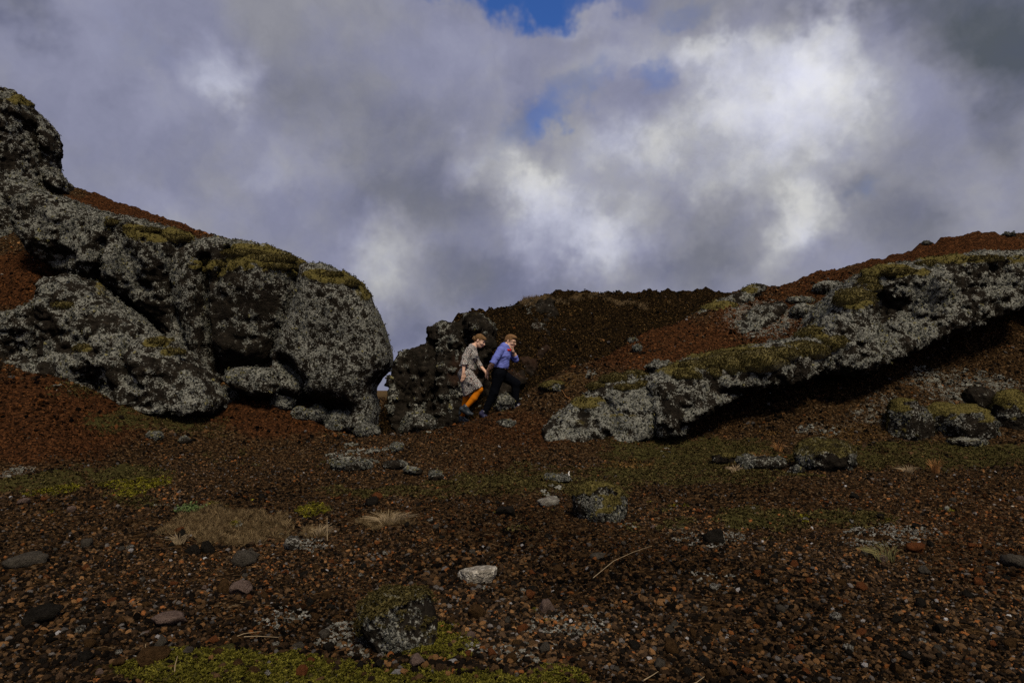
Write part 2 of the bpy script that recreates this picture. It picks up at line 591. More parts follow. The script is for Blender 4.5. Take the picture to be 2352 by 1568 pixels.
for px in (-500, 0, 600, 1176, 1800, 2352, 2850):
    for py, Y in ((1568, 3.4), (1400, 4.55), (1300, 5.6), (1200, 7.1)):
        g(px, py, Y)
for a in [
    (850, 1150, 8.2), (1176, 1150, 8.2), (1500, 1150, 8.0), (1900, 1140, 8.0), (2352, 1140, 8.0), (2800, 1140, 8.0),
    (0, 1150, 7.9), (300, 1130, 8.4), (-400, 1150, 7.9), (0, 1085, 8.8), (200, 1070, 9.2), (400, 1080, 9.4), (600, 1100, 9.2), (600, 1050, 10.7),
    (850, 1060, 10.0), (850, 1005, 11.6), (1100, 1080, 9.9), (1100, 1020, 10.8), (1250, 1045, 10.6),
    (1500, 1105, 8.9), (1800, 1088, 9.1), (2100, 1080, 9.2), (2352, 1082, 9.2), (2800, 1080, 9.2),
    (1500, 1060, 10.3), (1800, 1062, 10.0), (1700, 1020, 11.1), (2000, 1035, 10.8), (2200, 1020, 11.1), (2352, 1025, 10.9), (2100, 1060, 10.1),
    (1600, 980, 11.9), (1700, 950, 12.05), (1900, 950, 11.9), (1900, 895, 12.4), (2100, 900, 12.25), (2100, 840, 12.8), (2300, 900, 12.2), (2300, 760, 13.2),
    (2352, 700, 13.7), (2700, 700, 14.0), (2700, 950, 11.8),
    (1500, 830, 12.95), (1600, 800, 13.35), (1700, 760, 13.95), (1850, 720, 14.3), (1800, 690, 15.0), (2000, 640, 15.2), (2200, 582, 15.4), (2352, 570, 15.4),
    (1400, 840, 12.9), (1350, 890, 12.4), (1280, 930, 12.0), (1230, 985, 11.6),
    (1740, 665, 16.0), (1900, 635, 16.3), (2000, 615, 16.4), (2150, 560, 16.5), (2350, 547, 16.6), (2700, 535, 16.6),
    (1480, 770, 14.0), (1600, 720, 15.0), (1700, 672, 15.8), (1300, 850, 13.0), (1230, 892, 12.65), (1190, 934, 12.35), (1110, 957, 12.3), (1060, 969, 12.3),
    (1000, 987, 12.2), (920, 1002, 12.1),
    # left mound, the slope behind it and the hill
    (0, 868, 10.5), (60, 858, 10.6), (130, 882, 10.6), (200, 930, 10.5), (300, 985, 10.5), (450, 1003, 10.9), (300, 1045, 9.9), (-300, 850, 10.5),
    (100, 960, 9.8), (0, 1000, 9.4), (-300, 1000, 9.3),
    (150, 880, 11.6), (250, 900, 12.3), (400, 920, 12.2), (520, 1003, 11.1), (600, 962, 11.7), (700, 988, 11.8), (560, 900, 12.6), (800, 1003, 11.9), (500, 870, 13.1),
    (300, 730, 13.7), (150, 630, 13.8), (60, 650, 13.0), (0, 700, 12.7), (0, 610, 13.4), (110, 700, 12.9), (-300, 640, 13.0),
    (150, 432, 16.0), (300, 482, 15.8), (450, 534, 15.5), (600, 580, 15.2), (690, 606, 14.9), (735, 640, 14.6), (765, 710, 14.4), (785, 800, 14.2), (800, 900, 14.0),
    (120, 465, 15.3), (250, 505, 15.0), (400, 550, 14.7), (-200, 330, 17.0),
    # the dark hill at the back
    (1000, 990, 15.3), (1200, 905, 16.4), (1100, 800, 17.0), (1300, 800, 18.0), (1450, 762, 19.5), (1350, 702, 20.5), (1200, 699, 20.0), (1100, 730, 19.0),
    (1240, 692, 20.3), (1283, 690, 20.8), (1292, 680, 21.0), (1340, 680, 21.2), (1400, 686, 21.3), (1500, 686, 21.6), (1620, 684, 22.0), (1690, 681, 22.3), (1850, 690, 22.5),
    (1010, 790, 17.8), (1450, 720, 20.6), (1600, 715, 21.2),
]:
    g(*a)
ridge_px = [(1060, 969, 12.3), (1110, 957, 12.3), (1190, 934, 12.35), (1230, 892, 12.65), (1300, 850, 13.0), (1480, 770, 14.0), (1600, 720, 15.0)]
for a in ridge_px:
    p_ = at(*a)
    G.append(p_ + np.array([-0.25, 1.35, -max(0.45, min(1.1, p_[2] - 0.45))]))
for a in [(1740, 665, 16.0), (1900, 635, 16.3), (2000, 615, 16.4), (2150, 560, 16.5), (2350, 547, 16.6), (2700, 535, 16.6)]:
    G.append(at(*a) + np.array([0.2, 3.0, -1.4]))
for a in [(150, 432, 16.0), (300, 482, 15.8), (450, 534, 15.5), (600, 580, 15.2), (700, 606, 14.9)]:
    G.append(at(*a) + np.array([-0.2, 3.0, -1.2]))
for a in [(1240, 692, 20.3), (1340, 680, 21.2), (1500, 686, 21.6), (1690, 681, 22.3), (1850, 690, 22.5)]:
    G.append(at(*a) + np.array([0, 4.0, -1.0]))
G += [np.array(v, float) for v in [
    (-2.9, 15.5, .75), (-2.75, 14.2, .62), (-2.8, 13.4, .6), (-3.0, 16.6, .75), (-2.5, 17.5, .75), (-3.2, 18, .8), (-3.6, 21, .8), (-2.2, 14.4, .55), (-1.2, 14.2, .5), (0.0, 14.6, .5), (-4.6, 19, 1.6), (-2.6, 26, .85), (-4.5, 27, .9), (0, 29, 1.2),
    (5, 31, 1.4), (-9, 27, 2.2), (12, 30, 2.0), (-18, 20, 4.0), (22, 20, 3.5), (-16, 10, 1.6), (17, 10, 1.2), (-9, 4, .1), (9, 4, .1), (-6, 0, 0.05), (6, 0, .05), (0, 1.5, 0.02),
    (0, -3, 0), (-12, -6, 0), (12, -6, 0), (0, -14, -.2), (25, 0, .3), (-25, 0, .5), (-24, 34, 1.2), (24, 36, 1.2), (0, 38, .9), (30, 14, 1.5), (-30, 14, 2.0)]]
G = np.array(G)


def tps_fit(P, Z, lam=2e-3):
    n = len(P)
    r2 = ((P[:, None] - P[None]) ** 2).sum(-1)
    K = np.where(r2 > 0, 0.5 * r2 * np.log(np.maximum(r2, 1e-12)), 0)
    A = np.zeros((n + 3, n + 3))
    A[:n, :n] = K + lam * np.eye(n)
    A[:n, n] = 1
    A[:n, n + 1:] = P
    A[n:, :n] = A[:n, n:].T
    return np.linalg.solve(A, np.concatenate([Z, np.zeros(3)]))


W_TPS = tps_fit(G[:, :2], G[:, 2])


def base_height(x, y):
    out = np.empty(len(x))
    for s in range(0, len(x), 40000):
        X = np.stack([x[s:s + 40000], y[s:s + 40000]], 1)
        r2 = ((X ** 2).sum(1)[:, None] + (G[:, :2] ** 2).sum(1)[None] - 2 * X @ G[:, :2].T)
        r2 = np.maximum(r2, 1e-12)
        out[s:s + 40000] = (0.5 * r2 * np.log(r2)) @ W_TPS[:-3] + W_TPS[-3] + X @ W_TPS[-2:]
    r = np.hypot(x, y)
    k = sstep(r, 27, 38)
    return out * (1 - k) + 0.88 * k


def ground_detail(x, y, z):
    """Relief on the smooth form, in metres."""
    P = np.stack([x, y, z * 0.7], 1)
    r = np.hypot(x, y)
    far = sstep(y, 11.0, 13.5) * (1 - sstep(r, 26, 34))
    d = 0.07 * fbm(P * 0.9, 3) + 0.025 * fbm(P * 3.1 + 5, 3)
    d += 0.014 * fbm(P * 9.0 + 9, 3) + far * ((0.06 + 0.08 * sstep(y, 15.0, 17.0)) * fbm(P * 2.4 + 3, 4, ridged=True) + 0.20 * sstep(y, 15.0, 16.5) * (x > -3.4) * (fbm(P * np.array([1.0, 0.7, 1.2]) + 9, 4, ridged=True) - 0.38) + 0.035 * fbm(P * 7.5, 3, ridged=True))
    return d * sstep(r, 0.5, 2.0)


def ang_cols():
    a = [math.radians(v) for v in np.arange(-180, -52, 4)]
    a += list(np.radians(np.linspace(-52, -40, 40, endpoint=False)))
    a += list(np.radians(np.linspace(-40, 40, 840, endpoint=False)))
    a += list(np.radians(np.linspace(40, 52, 40, endpoint=False)))
    a += [math.radians(v) for v in np.arange(52, 180, 4)]
    return np.array(a)


def ranges():
    r = list(np.geomspace(0.4, 2.6, 14, endpoint=False)) + list(np.geomspace(2.6, 9.0, 210, endpoint=False))
    r += list(np.linspace(9.0, 18.5, 250, endpoint=False)) + list(np.linspace(18.5, 27, 70, endpoint=False))
    r += list(np.geomspace(27, 1500, 40))
    return np.array(r)


A_, R_ = ang_cols(), ranges()
AA, RR = np.meshgrid(A_, R_, indexing='ij')
gx, gy = (np.sin(AA) * RR).ravel(), (np.cos(AA) * RR).ravel()
gz0 = base_height(gx, gy)
gz = gz0 + ground_detail(gx, gy, gz0)
na, nr = len(A_), len(R_)
I = np.arange(na * nr).reshape(na, nr)
J = np.roll(I, -1, axis=0)
GQ = np.stack([I[:, :-1], J[:, :-1], J[:, 1:], I[:, 1:]], -1).reshape(-1, 4)[:, ::-1]
GV = np.stack([gx, gy, gz], 1)

# zones painted on the ground as the photo shows them: (px, py, rx, ry, amount), sizes in photo pixels
Z_RED = [(60, 960, 330, 130, 1.1), (40, 650, 150, 80, 1.1), (650, 945, 230, 75, 1.1), (300, 500, 320, 70, 1.0), (2180, 590, 330, 60, 1.1), (1560, 800, 330, 90, 0.75),
         (1740, 730, 160, 70, 0.8), (1200, 990, 260, 60, 0.55), (1900, 660, 200, 50, 0.7), (2000, 1170, 420, 80, 0.28), (1250, 1200, 500, 100, 0.2), (2300, 1250, 250, 160, 0.35),
         (1130, 1060, 160, 60, 0.35), (700, 1320, 500, 120, 0.10)]
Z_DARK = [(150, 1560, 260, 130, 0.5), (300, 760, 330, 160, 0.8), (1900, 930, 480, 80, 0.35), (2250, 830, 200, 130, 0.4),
          (150, 1420, 330, 200, 0.35)]  # lower left zones: lens corner darkening put into the ground colour
Z_MOSS = [(1600, 1035, 260, 45, 0.9), (2120, 1045, 420, 38, 0.85), (1180, 1118, 300, 34, 0.72), (900, 1132, 220, 18, 0.65), (1550, 1090, 330, 34, 0.72), (1330, 1085, 240, 26, 0.55), (330, 965, 200, 40, 0.75), (480, 985, 120, 26, 0.5),
          (620, 1060, 260, 30, 0.25), (300, 1100, 130, 45, 1.0), (90, 1110, 150, 28, 0.9), (180, 1085, 90, 20, 0.5), (300, 1150, 90, 22, 0.6), (1760, 1195, 130, 30, 1.0), (1950, 1188, 120, 24, 1.0), (1700, 1170, 60, 14, 0.8), (1560, 1205, 70, 16, 0.7), (560, 1540, 400, 60, 1.0),
          (1000, 1480, 130, 50, 0.75), (800, 1590, 600, 70, 1.1), (1270, 1560, 120, 40, 0.6), (730, 1170, 60, 14, 0.7), (160, 905, 90, 20, 0.5), (1540, 1180, 60, 20, 0.3)]
Z_STRAW = [(520, 1210, 190, 48, 1.0), (890, 1197, 80, 22, 0.8), (720, 1222, 60, 20, 0.8), (1245, 697, 54, 9, 0.9), (1340, 683, 70, 7, 0.8), (1420, 697, 44, 10, 0.8), (1480, 702, 34, 10, 0.8), (1990, 995, 140, 32, 0.55), (1290, 880, 70, 26, 0.6), (880, 903, 40, 8, 1.0),
           (1440, 1060, 90, 22, 0.4), (1740, 1062, 50, 18, 0.6)]
Z_LICH = [(2230, 900, 160, 60, 0.55), (2150, 870, 120, 40, 0.5), (2080, 960, 200, 40, 0.5), (1900, 985, 110, 24, 0.45), (2020, 930, 60, 40, 0.45), (1420, 845, 160, 40, 0.25), (830, 1050, 110, 34, 0.4), (1270, 1130, 60, 20, 0.4),
          (1750, 735, 130, 60, 0.6), (1560, 1215, 90, 22, 0.4), (380, 1165, 60, 12, 0.4), (40, 1090, 80, 22, 0.6), (300, 800, 260, 100, 0.3), (1240, 820, 120, 60, 0.10), (1100, 900, 150, 60, 0.25)]


def zone(px, py, items, seed):
    q = np.stack([px / 60.0, py / 34.0, np.full_like(px, seed * 3.7)], 1)
    wx, wy = fbm(q, 3) * 34, fbm(q + 31, 3) * 16
    out = np.zeros(len(px))
    for cx, cy, rx, ry, a in items:
        r = np.sqrt(((px + wx - cx) / rx) ** 2 + ((py + wy - cy) / ry) ** 2)
        out = np.maximum(out, a * (1 - sstep(r, 0.45, 1.15)))
    return out


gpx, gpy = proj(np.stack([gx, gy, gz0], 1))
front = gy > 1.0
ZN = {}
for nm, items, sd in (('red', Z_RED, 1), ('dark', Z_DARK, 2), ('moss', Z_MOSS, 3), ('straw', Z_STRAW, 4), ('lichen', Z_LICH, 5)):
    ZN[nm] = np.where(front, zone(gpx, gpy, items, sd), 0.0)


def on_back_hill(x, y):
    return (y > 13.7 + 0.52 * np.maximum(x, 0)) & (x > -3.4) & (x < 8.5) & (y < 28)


ZN['dark'] = np.where(on_back_hill(gx, gy), np.maximum(ZN['dark'], 0.85), ZN['dark'])  # the back hill's shaded look is put into its ground colour
far_plain = sstep(np.hypot(gx, gy), 26, 34)
ZN['straw'] = np.maximum(ZN['straw'], far_plain * 0.9)
ZN['red'] = np.where(on_back_hill(gx, gy), 0, ZN['red'])
# moss swells, woolly, above the gravel
swell = sstep(ZN['moss'], 0.3, 0.8)
GV[:, 2] += swell * (0.03 + 0.035 * fbm(np.stack([gx, gy, gz0], 1) * 4.0, 3)) * sstep(gy, 2.5, 4.0)

fc = GV[GQ].mean(1)
cpx, cpy = proj(fc)
reg = np.zeros(len(GQ), int)
reg[(fc[:, 0] < -1.7 - 0.3 * (fc[:, 1] - 12.0)) & (fc[:, 1] > 11.2) & (fc[:, 1] < 30) & (fc[:, 0] > -30)] = 1
reg[on_back_hill(fc[:, 0], fc[:, 1]) & (reg == 0)] = 2
reg[(fc[:, 0] > 0.6) & (fc[:, 1] > 11.3) & (fc[:, 1] < 30) & (fc[:, 0] < 30) & (reg == 0)] = 3
for r, nm in enumerate(('ground', 'hillside', 'hill', 'ridge')):
    q = GQ[reg == r]
    used = np.unique(q)
    remap = np.full(len(GV), -1, np.int32)
    remap[used] = np.arange(len(used))
    me = mesh_from(nm, GV[used], remap[q])
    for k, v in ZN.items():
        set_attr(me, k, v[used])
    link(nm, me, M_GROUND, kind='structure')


def height_at(x, y):
    x, y = np.atleast_1d(np.asarray(x, float)), np.atleast_1d(np.asarray(y, float))
    z0 = base_height(x, y)
    z = z0 + ground_detail(x, y, z0)
    px, py = proj(np.stack([x, y, z0], 1))
    m = np.where(y > 1.0, zone(px, py, Z_MOSS, 3), 0)
    z += sstep(m, 0.3, 0.8) * (0.03 + 0.035 * fbm(np.stack([x, y, z0], 1) * 4.0, 3)) * sstep(y, 2.5, 4.0)
    return z


def ground_hit(px, py, y0=2.6, y1=28.0):
    """First point where the ray through a photo pixel meets the ground."""
    ys = np.geomspace(y0, y1, 700)
    P = np.array([at(px, py, y) for y in ys])
    h = base_height(P[:, 0], P[:, 1])
    k = np.nonzero(P[:, 2] <= h)[0]
    i = k[0] if len(k) else len(ys) - 1
    p = P[i]
    p[2] = height_at(p[0], p[1])[0]
    return p


# ------------------------------------------------------------------ scattering of uncountable small pieces
def piece_collection(name, meshes, mat):
    c = bpy.data.collections.new(name)
    for i, me in enumerate(meshes):
        if len(me.materials) == 0:
            me.materials.append(mat)
        c.objects.link(bpy.data.objects.new(f'{name}_piece', me))
    return c


_GROUPS = {}


def scatter_group(coll):
    if coll.name in _GROUPS:
        return _GROUPS[coll.name]
    t = bpy.data.node_groups.new('scatter_' + coll.name, 'GeometryNodeTree')
    t.interface.new_socket('Geometry', in_out='INPUT', socket_type='NodeSocketGeometry')
    t.interface.new_socket('Geometry', in_out='OUTPUT', socket_type='NodeSocketGeometry')
    n, l = t.nodes, t.links
    gi, go = n.new('NodeGroupInput'), n.new('NodeGroupOutput')
    ci = n.new('GeometryNodeCollectionInfo')
    ci.inputs['Collection'].default_value = coll
    ci.inputs['Separate Children'].default_value = True
    ci.inputs['Reset Children'].default_value = True
    ip = n.new('GeometryNodeInstanceOnPoints')
    ip.inputs['Pick Instance'].default_value = True

    def na_(nm, ty):
        a = n.new('GeometryNodeInputNamedAttribute')
        a.data_type = ty
        a.inputs['Name'].default_value = nm
        return a.outputs['Attribute']
    e2r = n.new('FunctionNodeEulerToRotation')
    l.new(na_('rot', 'FLOAT_VECTOR'), e2r.inputs[0])
    l.new(gi.outputs[0], ip.inputs['Points'])
    l.new(ci.outputs[0], ip.inputs['Instance'])
    l.new(na_('variant', 'INT'), ip.inputs['Instance Index'])
    l.new(e2r.outputs[0], ip.inputs['Rotation'])
    l.new(na_('scl', 'FLOAT_VECTOR'), ip.inputs['Scale'])
    l.new(ip.outputs[0], go.inputs[0])
    _GROUPS[coll.name] = t
    return t


def scatter(name, coll, P, rot, scl, tint, parent=None, **props):
    n = len(P)
    me = mesh_from(name, P, np.zeros((0, 3), np.int32))
    a = me.attributes.new('rot', 'FLOAT_VECTOR', 'POINT')
    a.data.foreach_set('vector', np.ascontiguousarray(rot, dtype=np.float32).ravel())
    a = me.attributes.new('scl', 'FLOAT_VECTOR', 'POINT')
    a.data.foreach_set('vector', np.ascontiguousarray(scl, dtype=np.float32).ravel())
    a = me.attributes.new('tint', 'FLOAT_COLOR', 'POINT')
    c4 = np.ones((n, 4), np.float32)
    c4[:, :3] = tint
    a.data.foreach_set('color', c4.ravel())
    a = me.attributes.new('variant', 'INT', 'POINT')
    a.data.foreach_set('value', RNG.integers(0, len(coll.objects), n).astype(np.int32))
    o = link(name, me, None, parent, kind='stuff', **props)
    md = o.modifiers.new('scatter', 'NODES')
    md.node_group = scatter_group(coll)
    return o


def ico(sub):
    import bmesh
    bm = bmesh.new()
    bmesh.ops.create_icosphere(bm, subdivisions=sub, radius=1.0)
    v = np.array([q.co[:] for q in bm.verts])
    f = np.array([[q.index for q in fc.verts] for fc in bm.faces])
    bm.free()
    return v, f


def stone_shape(rng, sub, cuts=7, rough=0.13):
    """Angular, pitted little stone of about unit radius."""
    v, f = ico(sub)
    v = v * (0.75 + 0.5 * rng.random(3))
    for _ in range(cuts):
        d = rng.normal(size=3)
        d /= np.linalg.norm(d)
        lim = rng.uniform(0.50, 0.85)
        s = v @ d
        v = v - np.maximum(s - lim, 0)[:, None] * d * 0.92
    o = rng.random(3) * 50
    v = v * (1 + rough * fbm(v * 2.6 + o, 3))[:, None]
    return v, f


def tuft_shape(rng):
    """Knobbly lichen crust: a few warty lobes joined."""
    vs, fs, n = [], [], 0
    for _ in range(rng.integers(4, 6)):
        v, f = ico(1)
        r = rng.uniform(0.30, 0.55)
        v = v * r * np.array([1, 1, 0.8]) * (1 + 0.28 * rng.normal(size=(len(v), 1)))
        v = v + rng.uniform(-0.62, 0.62, 3) * np.array([1, 1, 0.35]) + np.array([0, 0, 0.15])
        vs.append(v)
        fs.append(f + n)
        n += len(v)
    return np.concatenate(vs), np.concatenate(fs)


_r = np.random.default_rng(5)
STONE_LOW = [mesh_from('cinder', *stone_shape(_r, 1, 4, 0.30), smooth=False) for _ in range(5)] + \
            [mesh_from('cinder', *stone_shape(_r, 2, 4, 0.36), smooth=False) for _ in range(8)]
C_STONE = piece_collection('cinder', STONE_LOW, M_STONE)
C_TUFT = piece_collection('lichen_crust', [mesh_from('lichen_crust', *tuft_shape(_r), smooth=False) for _ in range(7)], M_TUFT)


def sprig_shape(rng, n=9, h=1.0, w=0.22, spread=0.9):
    """A tuft of narrow leaves."""
    vs, fs = [], []
    for i in range(n):
        a = rng.uniform(0, 2 * math.pi)
        s = rng.uniform(0.15, spread)
        d = np.array([math.cos(a), math.sin(a), 0])
        side = np.array([-d[1], d[0], 0]) * w * rng.uniform(0.6, 1.2)
        hh = h * rng.uniform(0.6, 1.15)
        b = d * 0.18 * rng.random()
        m = b + d * s * 0.4 + np.array([0, 0, hh * 0.6])
        t = b + d * s + np.array([0, 0, hh * rng.uniform(0.75, 1.0)])
        k = len(vs)
        vs += [b - side * 0.6, b + side * 0.6, m + side, m - side, t]
        fs += [(k, k + 1, k + 2), (k, k + 2, k + 3), (k + 3, k + 2, k + 4)]
    return np.array(vs), np.array(fs)


C_SPRIG = piece_collection('moss_sprig', [mesh_from('moss_sprig', *sprig_shape(_r, 8, 0.8, 0.20, 0.9), smooth=False) for _ in range(5)], M_BLADE)
C_GRASS = piece_collection('grass_clump', [mesh_from('grass_clump', *sprig_shape(_r, 12, 1.0, 0.022, 0.8), smooth=False) for _ in range(5)], M_BLADE)


def normal_to_euler(nrm, rng):
    """Euler XYZ turning +Z to the normals, with a random spin."""
    n = len(nrm)
    th = np.arccos(np.clip(nrm[:, 2], -1, 1))
    ph = np.arctan2(nrm[:, 1], nrm[:, 0])
    # R = Rz(ph) Ry(th) Rz(spin): convert to XYZ euler
    sp_ = rng.uniform(0, 2 * math.pi, n)
    c1, s1, c2, s2, c3, s3 = np.cos(ph), np.sin(ph), np.cos(th), np.sin(th), np.cos(sp_), np.sin(sp_)
    m00 = c1 * c2 * c3 - s1 * s3
    m10 = s1 * c2 * c3 + c1 * s3
    m20 = -s2 * c3
    m21 = s2 * s3
    m22 = c2
    return np.stack([np.arctan2(m21, m22), np.arcsin(np.clip(-m20, -1, 1)), np.arctan2(m10, m00)], 1)


def lichen_tints(rng, n, calm=False):
    k = rng.random(n)[:, None]
    a, b = np.array([0.055, 0.057, 0.048]), np.array([0.37, 0.37, 0.33])
    if calm:
        a, b = np.array([0.062, 0.064, 0.055]), np.array([0.285, 0.285, 0.255])
    t = a + (b - a) * k ** 1.8
    w = rng.random(n) < 0.08
    t[w] = np.array([0.22, 0.20, 0.09]) * (0.5 + rng.random((w.sum(), 1)))
    return t


# ------------------------------------------------------------------ big rocks
ROCKS = {}


def poly_world(pts, Y, lean, zc):
    out = []
    for px, py in pts:
        d = ray_dir(px, py)
        # y = Y + lean * (z - zc), z = CAM_Z + d2 t, y = d1 t
        t = (Y + lean * (CAM_Z - zc)) / (d[1] - lean * d[2])
        out.append((d[0] * t, CAM_Z + d[2] * t))
    return np.array(out)


def make_rock(name, pts, Y, thick, label, category='rock', lean=0.0, back=None, h=0.035, cracks=(), dents=(), seed=0,
              rough=1.0, lichen=0.55, moss=(), tufts=2500, tuft_size=(0.010, 0.032), red=(), group=None, edge=None, soft=None, even=1.0, bare=(), wob=0.30):
    """A closed body: outline as seen, real thickness, front face swelling, clefts and hollows."""
    rng = np.random.default_rng(100 + seed)
    zc = at(*np.mean(pts, 0), Y)[2]
    poly = poly_world(pts, Y, lean, zc)
    back = thick if back is None else back
    lo, hi = poly.min(0) - 0.35, poly.max(0) + 0.35
    ys = abs(lean) * (hi[1] - lo[1]) / 2
    y0, y1 = Y - thick - 0.5 - ys, Y + back + 0.3 + ys
    X = np.arange(lo[0], hi[0], h)
    Yv = np.arange(y0, y1, h)
    Z = np.arange(lo[1], hi[1], h)
    XX, ZZ = np.meshgrid(X, Z, indexing='ij')
    q = np.stack([XX.ravel() * 0.9, np.full(XX.size, seed * 7.7), ZZ.ravel() * 0.9], 1)
    d2 = poly_sdf(XX, ZZ, poly)
    size = min(hi - lo)
    T = thick * (1 + wob * fbm(q, 3).reshape(XX.shape))
    for pl, depth, width in cracks:
        dl = line_dist(XX, ZZ, poly_world(pl, Y - thick * 0.9, lean, zc))
        dl = dl + 0.04 * fbm(q * 5, 2).reshape(XX.shape)
        T = T - depth * np.exp(-(np.maximum(dl, 0) / width) ** 2)
    for cx, cy, rx, ry, amt in dents:
        c = poly_world([(cx, cy)], Y - thick * 0.8, lean, zc)[0]
        sx, sz = rx / FPX * Y, ry / FPX * Y
        T = T + amt * np.exp(-(((XX - c[0]) / sx) ** 2 + ((ZZ - c[1]) / sz) ** 2))
    T = np.maximum(T, -0.2 * thick)
    r = (soft if soft is not None else 0.75) * min(thick, 0.45 * size)
    off = Y + lean * (ZZ - zc)
    dy = Yv[None, :, None] - off[:, None, :]
    wy = np.where(dy < 0, -dy - T[:, None, :], dy - back) + r
    wx = np.broadcast_to((d2 + r)[:, None, :], wy.shape)
    F = np.minimum(np.maximum(wx, wy), 0) + np.sqrt(np.maximum(wx, 0) ** 2 + np.maximum(wy, 0) ** 2) - r
    F = F.astype(np.float32)
    near = np.abs(F) < 0.36
    ii = np.argwhere(near)
    Pn = np.stack([X[ii[:, 0]], Yv[ii[:, 1]], Z[ii[:, 2]]], 1) + seed * 13.1
    ed = np.clip(-np.broadcast_to(d2[:, None, :], F.shape)[near] / 0.35, 0.15 if edge is None else edge, 1)
    k = min(1.0, size / 2.5) * rough
    F[near] += k * ed * (0.17 * fbm(Pn * 1.3, 2) + 0.10 * fbm(Pn * 3.4 + 4, 3, ridged=True))
    F[0], F[-1], F[:, 0], F[:, -1], F[:, :, 0], F[:, :, -1] = 1, 1, 1, 1, 1, 1
    V, Q = surface_nets(F, np.array([X[0], Yv[0], Z[0]]), h)
    me = mesh_from(name, V, Q)
    nrm = vnormals(me)
    s = 0.035 / h
    fine = (0.050 * fbm(V * 6.5 + seed, 3, ridged=True) + 0.034 * fbm(V * 15.0 + seed, 2)) * min(1, k * 1.2) * min(1, h / 0.035 + 0.15)
    fine *= 0.35 + 0.65 * even
    V2 = V + nrm * fine[:, None]
    me.vertices.foreach_set('co', np.ascontiguousarray(V2, dtype=np.float32).ravel())
    me.update()
    nrm = vnormals(me)
    ppx, ppy = proj(V2)
    patch = fbm(V2 * 1.9 + seed * 3, 4)
    lump = fbm(V2 * 4.6 + seed * 5, 3)
    grit = fbm(V2 * 13.0 + seed * 2, 2)
    la = lichen - 0.12 * even + even * (0.75 * patch + 0.70 * lump) + 0.60 * grit + 4.5 * even * fine - 0.40 * sstep(-nrm[:, 2], 0.1, 0.8) + 0.16 * nrm[:, 2]  # real lichen, but thinned in hollows and undersides to deepen their shade
    for cx, cy, rx, ry, amt in bare:  # less lichen here; some patches also carry recess shade in the colour
        rr = np.sqrt(((ppx - cx) / rx) ** 2 + ((ppy - cy) / ry) ** 2) + 0.6 * lump
        la = la - amt * (1 - sstep(rr, 0.3, 1.2))
    ms = np.zeros(len(V2))
    wv = fbm(V2 * 3.2 + 8, 3)
    for cx, cy, rx, ry, amt in moss:
        rr = np.sqrt(((ppx - cx) / rx) ** 2 + ((ppy - cy) / ry) ** 2) + 0.5 * wv
        ms = np.maximum(ms, amt * (1 - sstep(rr, 0.55, 1.1)))
    ms *= sstep(nrm[:, 2], -0.1, 0.35)
    rd = np.zeros(len(V2))
    for cx, cy, rx, ry, amt in red:
        rr = np.sqrt(((ppx - cx) / rx) ** 2 + ((ppy - cy) / ry) ** 2) + 0.5 * wv
        rd = np.maximum(rd, amt * (1 - sstep(rr, 0.55, 1.1)))
    V3 = V2 + nrm * (sstep(ms, 0.25, 0.6) * (0.035 + 0.03 * fbm(V2 * 8, 2)) * min(1.5, h / 0.03))[:, None]
    me.vertices.foreach_set('co', np.ascontiguousarray(V3, dtype=np.float32).ravel())
    me.update()
    set_attr(me, 'lichen', np.clip(la - rd * 0.5, 0, 1))
    set_attr(me, 'moss', ms)
    set_attr(me, 'red', rd)
    props = dict(label=label, category=category)
    if group:
        props['group'] = group
    o = link(name, me, M_ROCK, None, **props)
    tree = BVHTree.FromPolygons(V3.tolist(), Q.tolist())
    # crust of lichen following the mask, thinner on undersides, none on the back
    if tufts:
        nf = vnormals(me)
        wgt = np.clip(la - 0.50, 0, 0.7) ** 1.3 * (nf[:, 1] < 0.45) * (ms < 0.35) * (rd < 0.5)
        wgt *= sstep(nf[:, 2], -0.75, 0.0) * 0.9 + 0.1
        pick = rng.choice(len(V3), size=min(int(tufts * 1.35), int((wgt > 0).sum())), replace=True, p=wgt / wgt.sum())
        P = V3[pick] + rng.normal(size=(len(pick), 3)) * h * 0.45
        n_ = nf[pick] + rng.normal(size=(len(pick), 3)) * 0.35
        n_ /= np.linalg.norm(n_, axis=1)[:, None]
        sz = rng.uniform(0, 1, len(pick)) ** 2.2 * (tuft_size[1] - tuft_size[0]) + tuft_size[0]
        scl = sz[:, None] * rng.uniform(0.7, 1.3, (len(pick), 3)) * np.array([1.0, 1.0, 0.62])
        scatter('lichen_crust', C_TUFT, P, normal_to_euler(n_, rng), scl, lichen_tints(rng, len(pick), even < 0.9), parent=o)
    mm = ms > 0.5
    if mm.sum() > 30:
        nf = vnormals(me)
        wgt = (mm & (nf[:, 1] < 0.7)).astype(float)
        cnt = int(min(6000, mm.sum() * 0.5))
        pick = rng.choice(len(V3), size=cnt, p=wgt / wgt.sum())
        P = V3[pick] + rng.normal(size=(cnt, 3)) * h * 0.4
        moss_fur(P, nf[pick], rng, parent=o, size=min(0.03, h * 0.8))
    ROCKS[label] = (o, tree)
    return o, tree


def moss_fur(P, nrm, rng, parent=None, size=0.03, name='moss_sprigs', bright=1.0, col=None):
    n = len(P)
    n_ = nrm + rng.normal(size=(n, 3)) * 0.3
    n_ /= np.linalg.norm(n_, axis=1)[:, None]
    scl = (size * rng.uniform(0.6, 1.3, n))[:, None] * np.ones((1, 3))
    a, b = (np.array([0.034, 0.028, 0.009]), np.array([0.185, 0.150, 0.058])) if col is None else col
    tint = (a + (b - a) * rng.random((n, 1)) ** 1.2) * bright
    return scatter(name, C_SPRIG, P - nrm * size * 0.2, normal_to_euler(n_, rng), scl, tint, parent=parent)


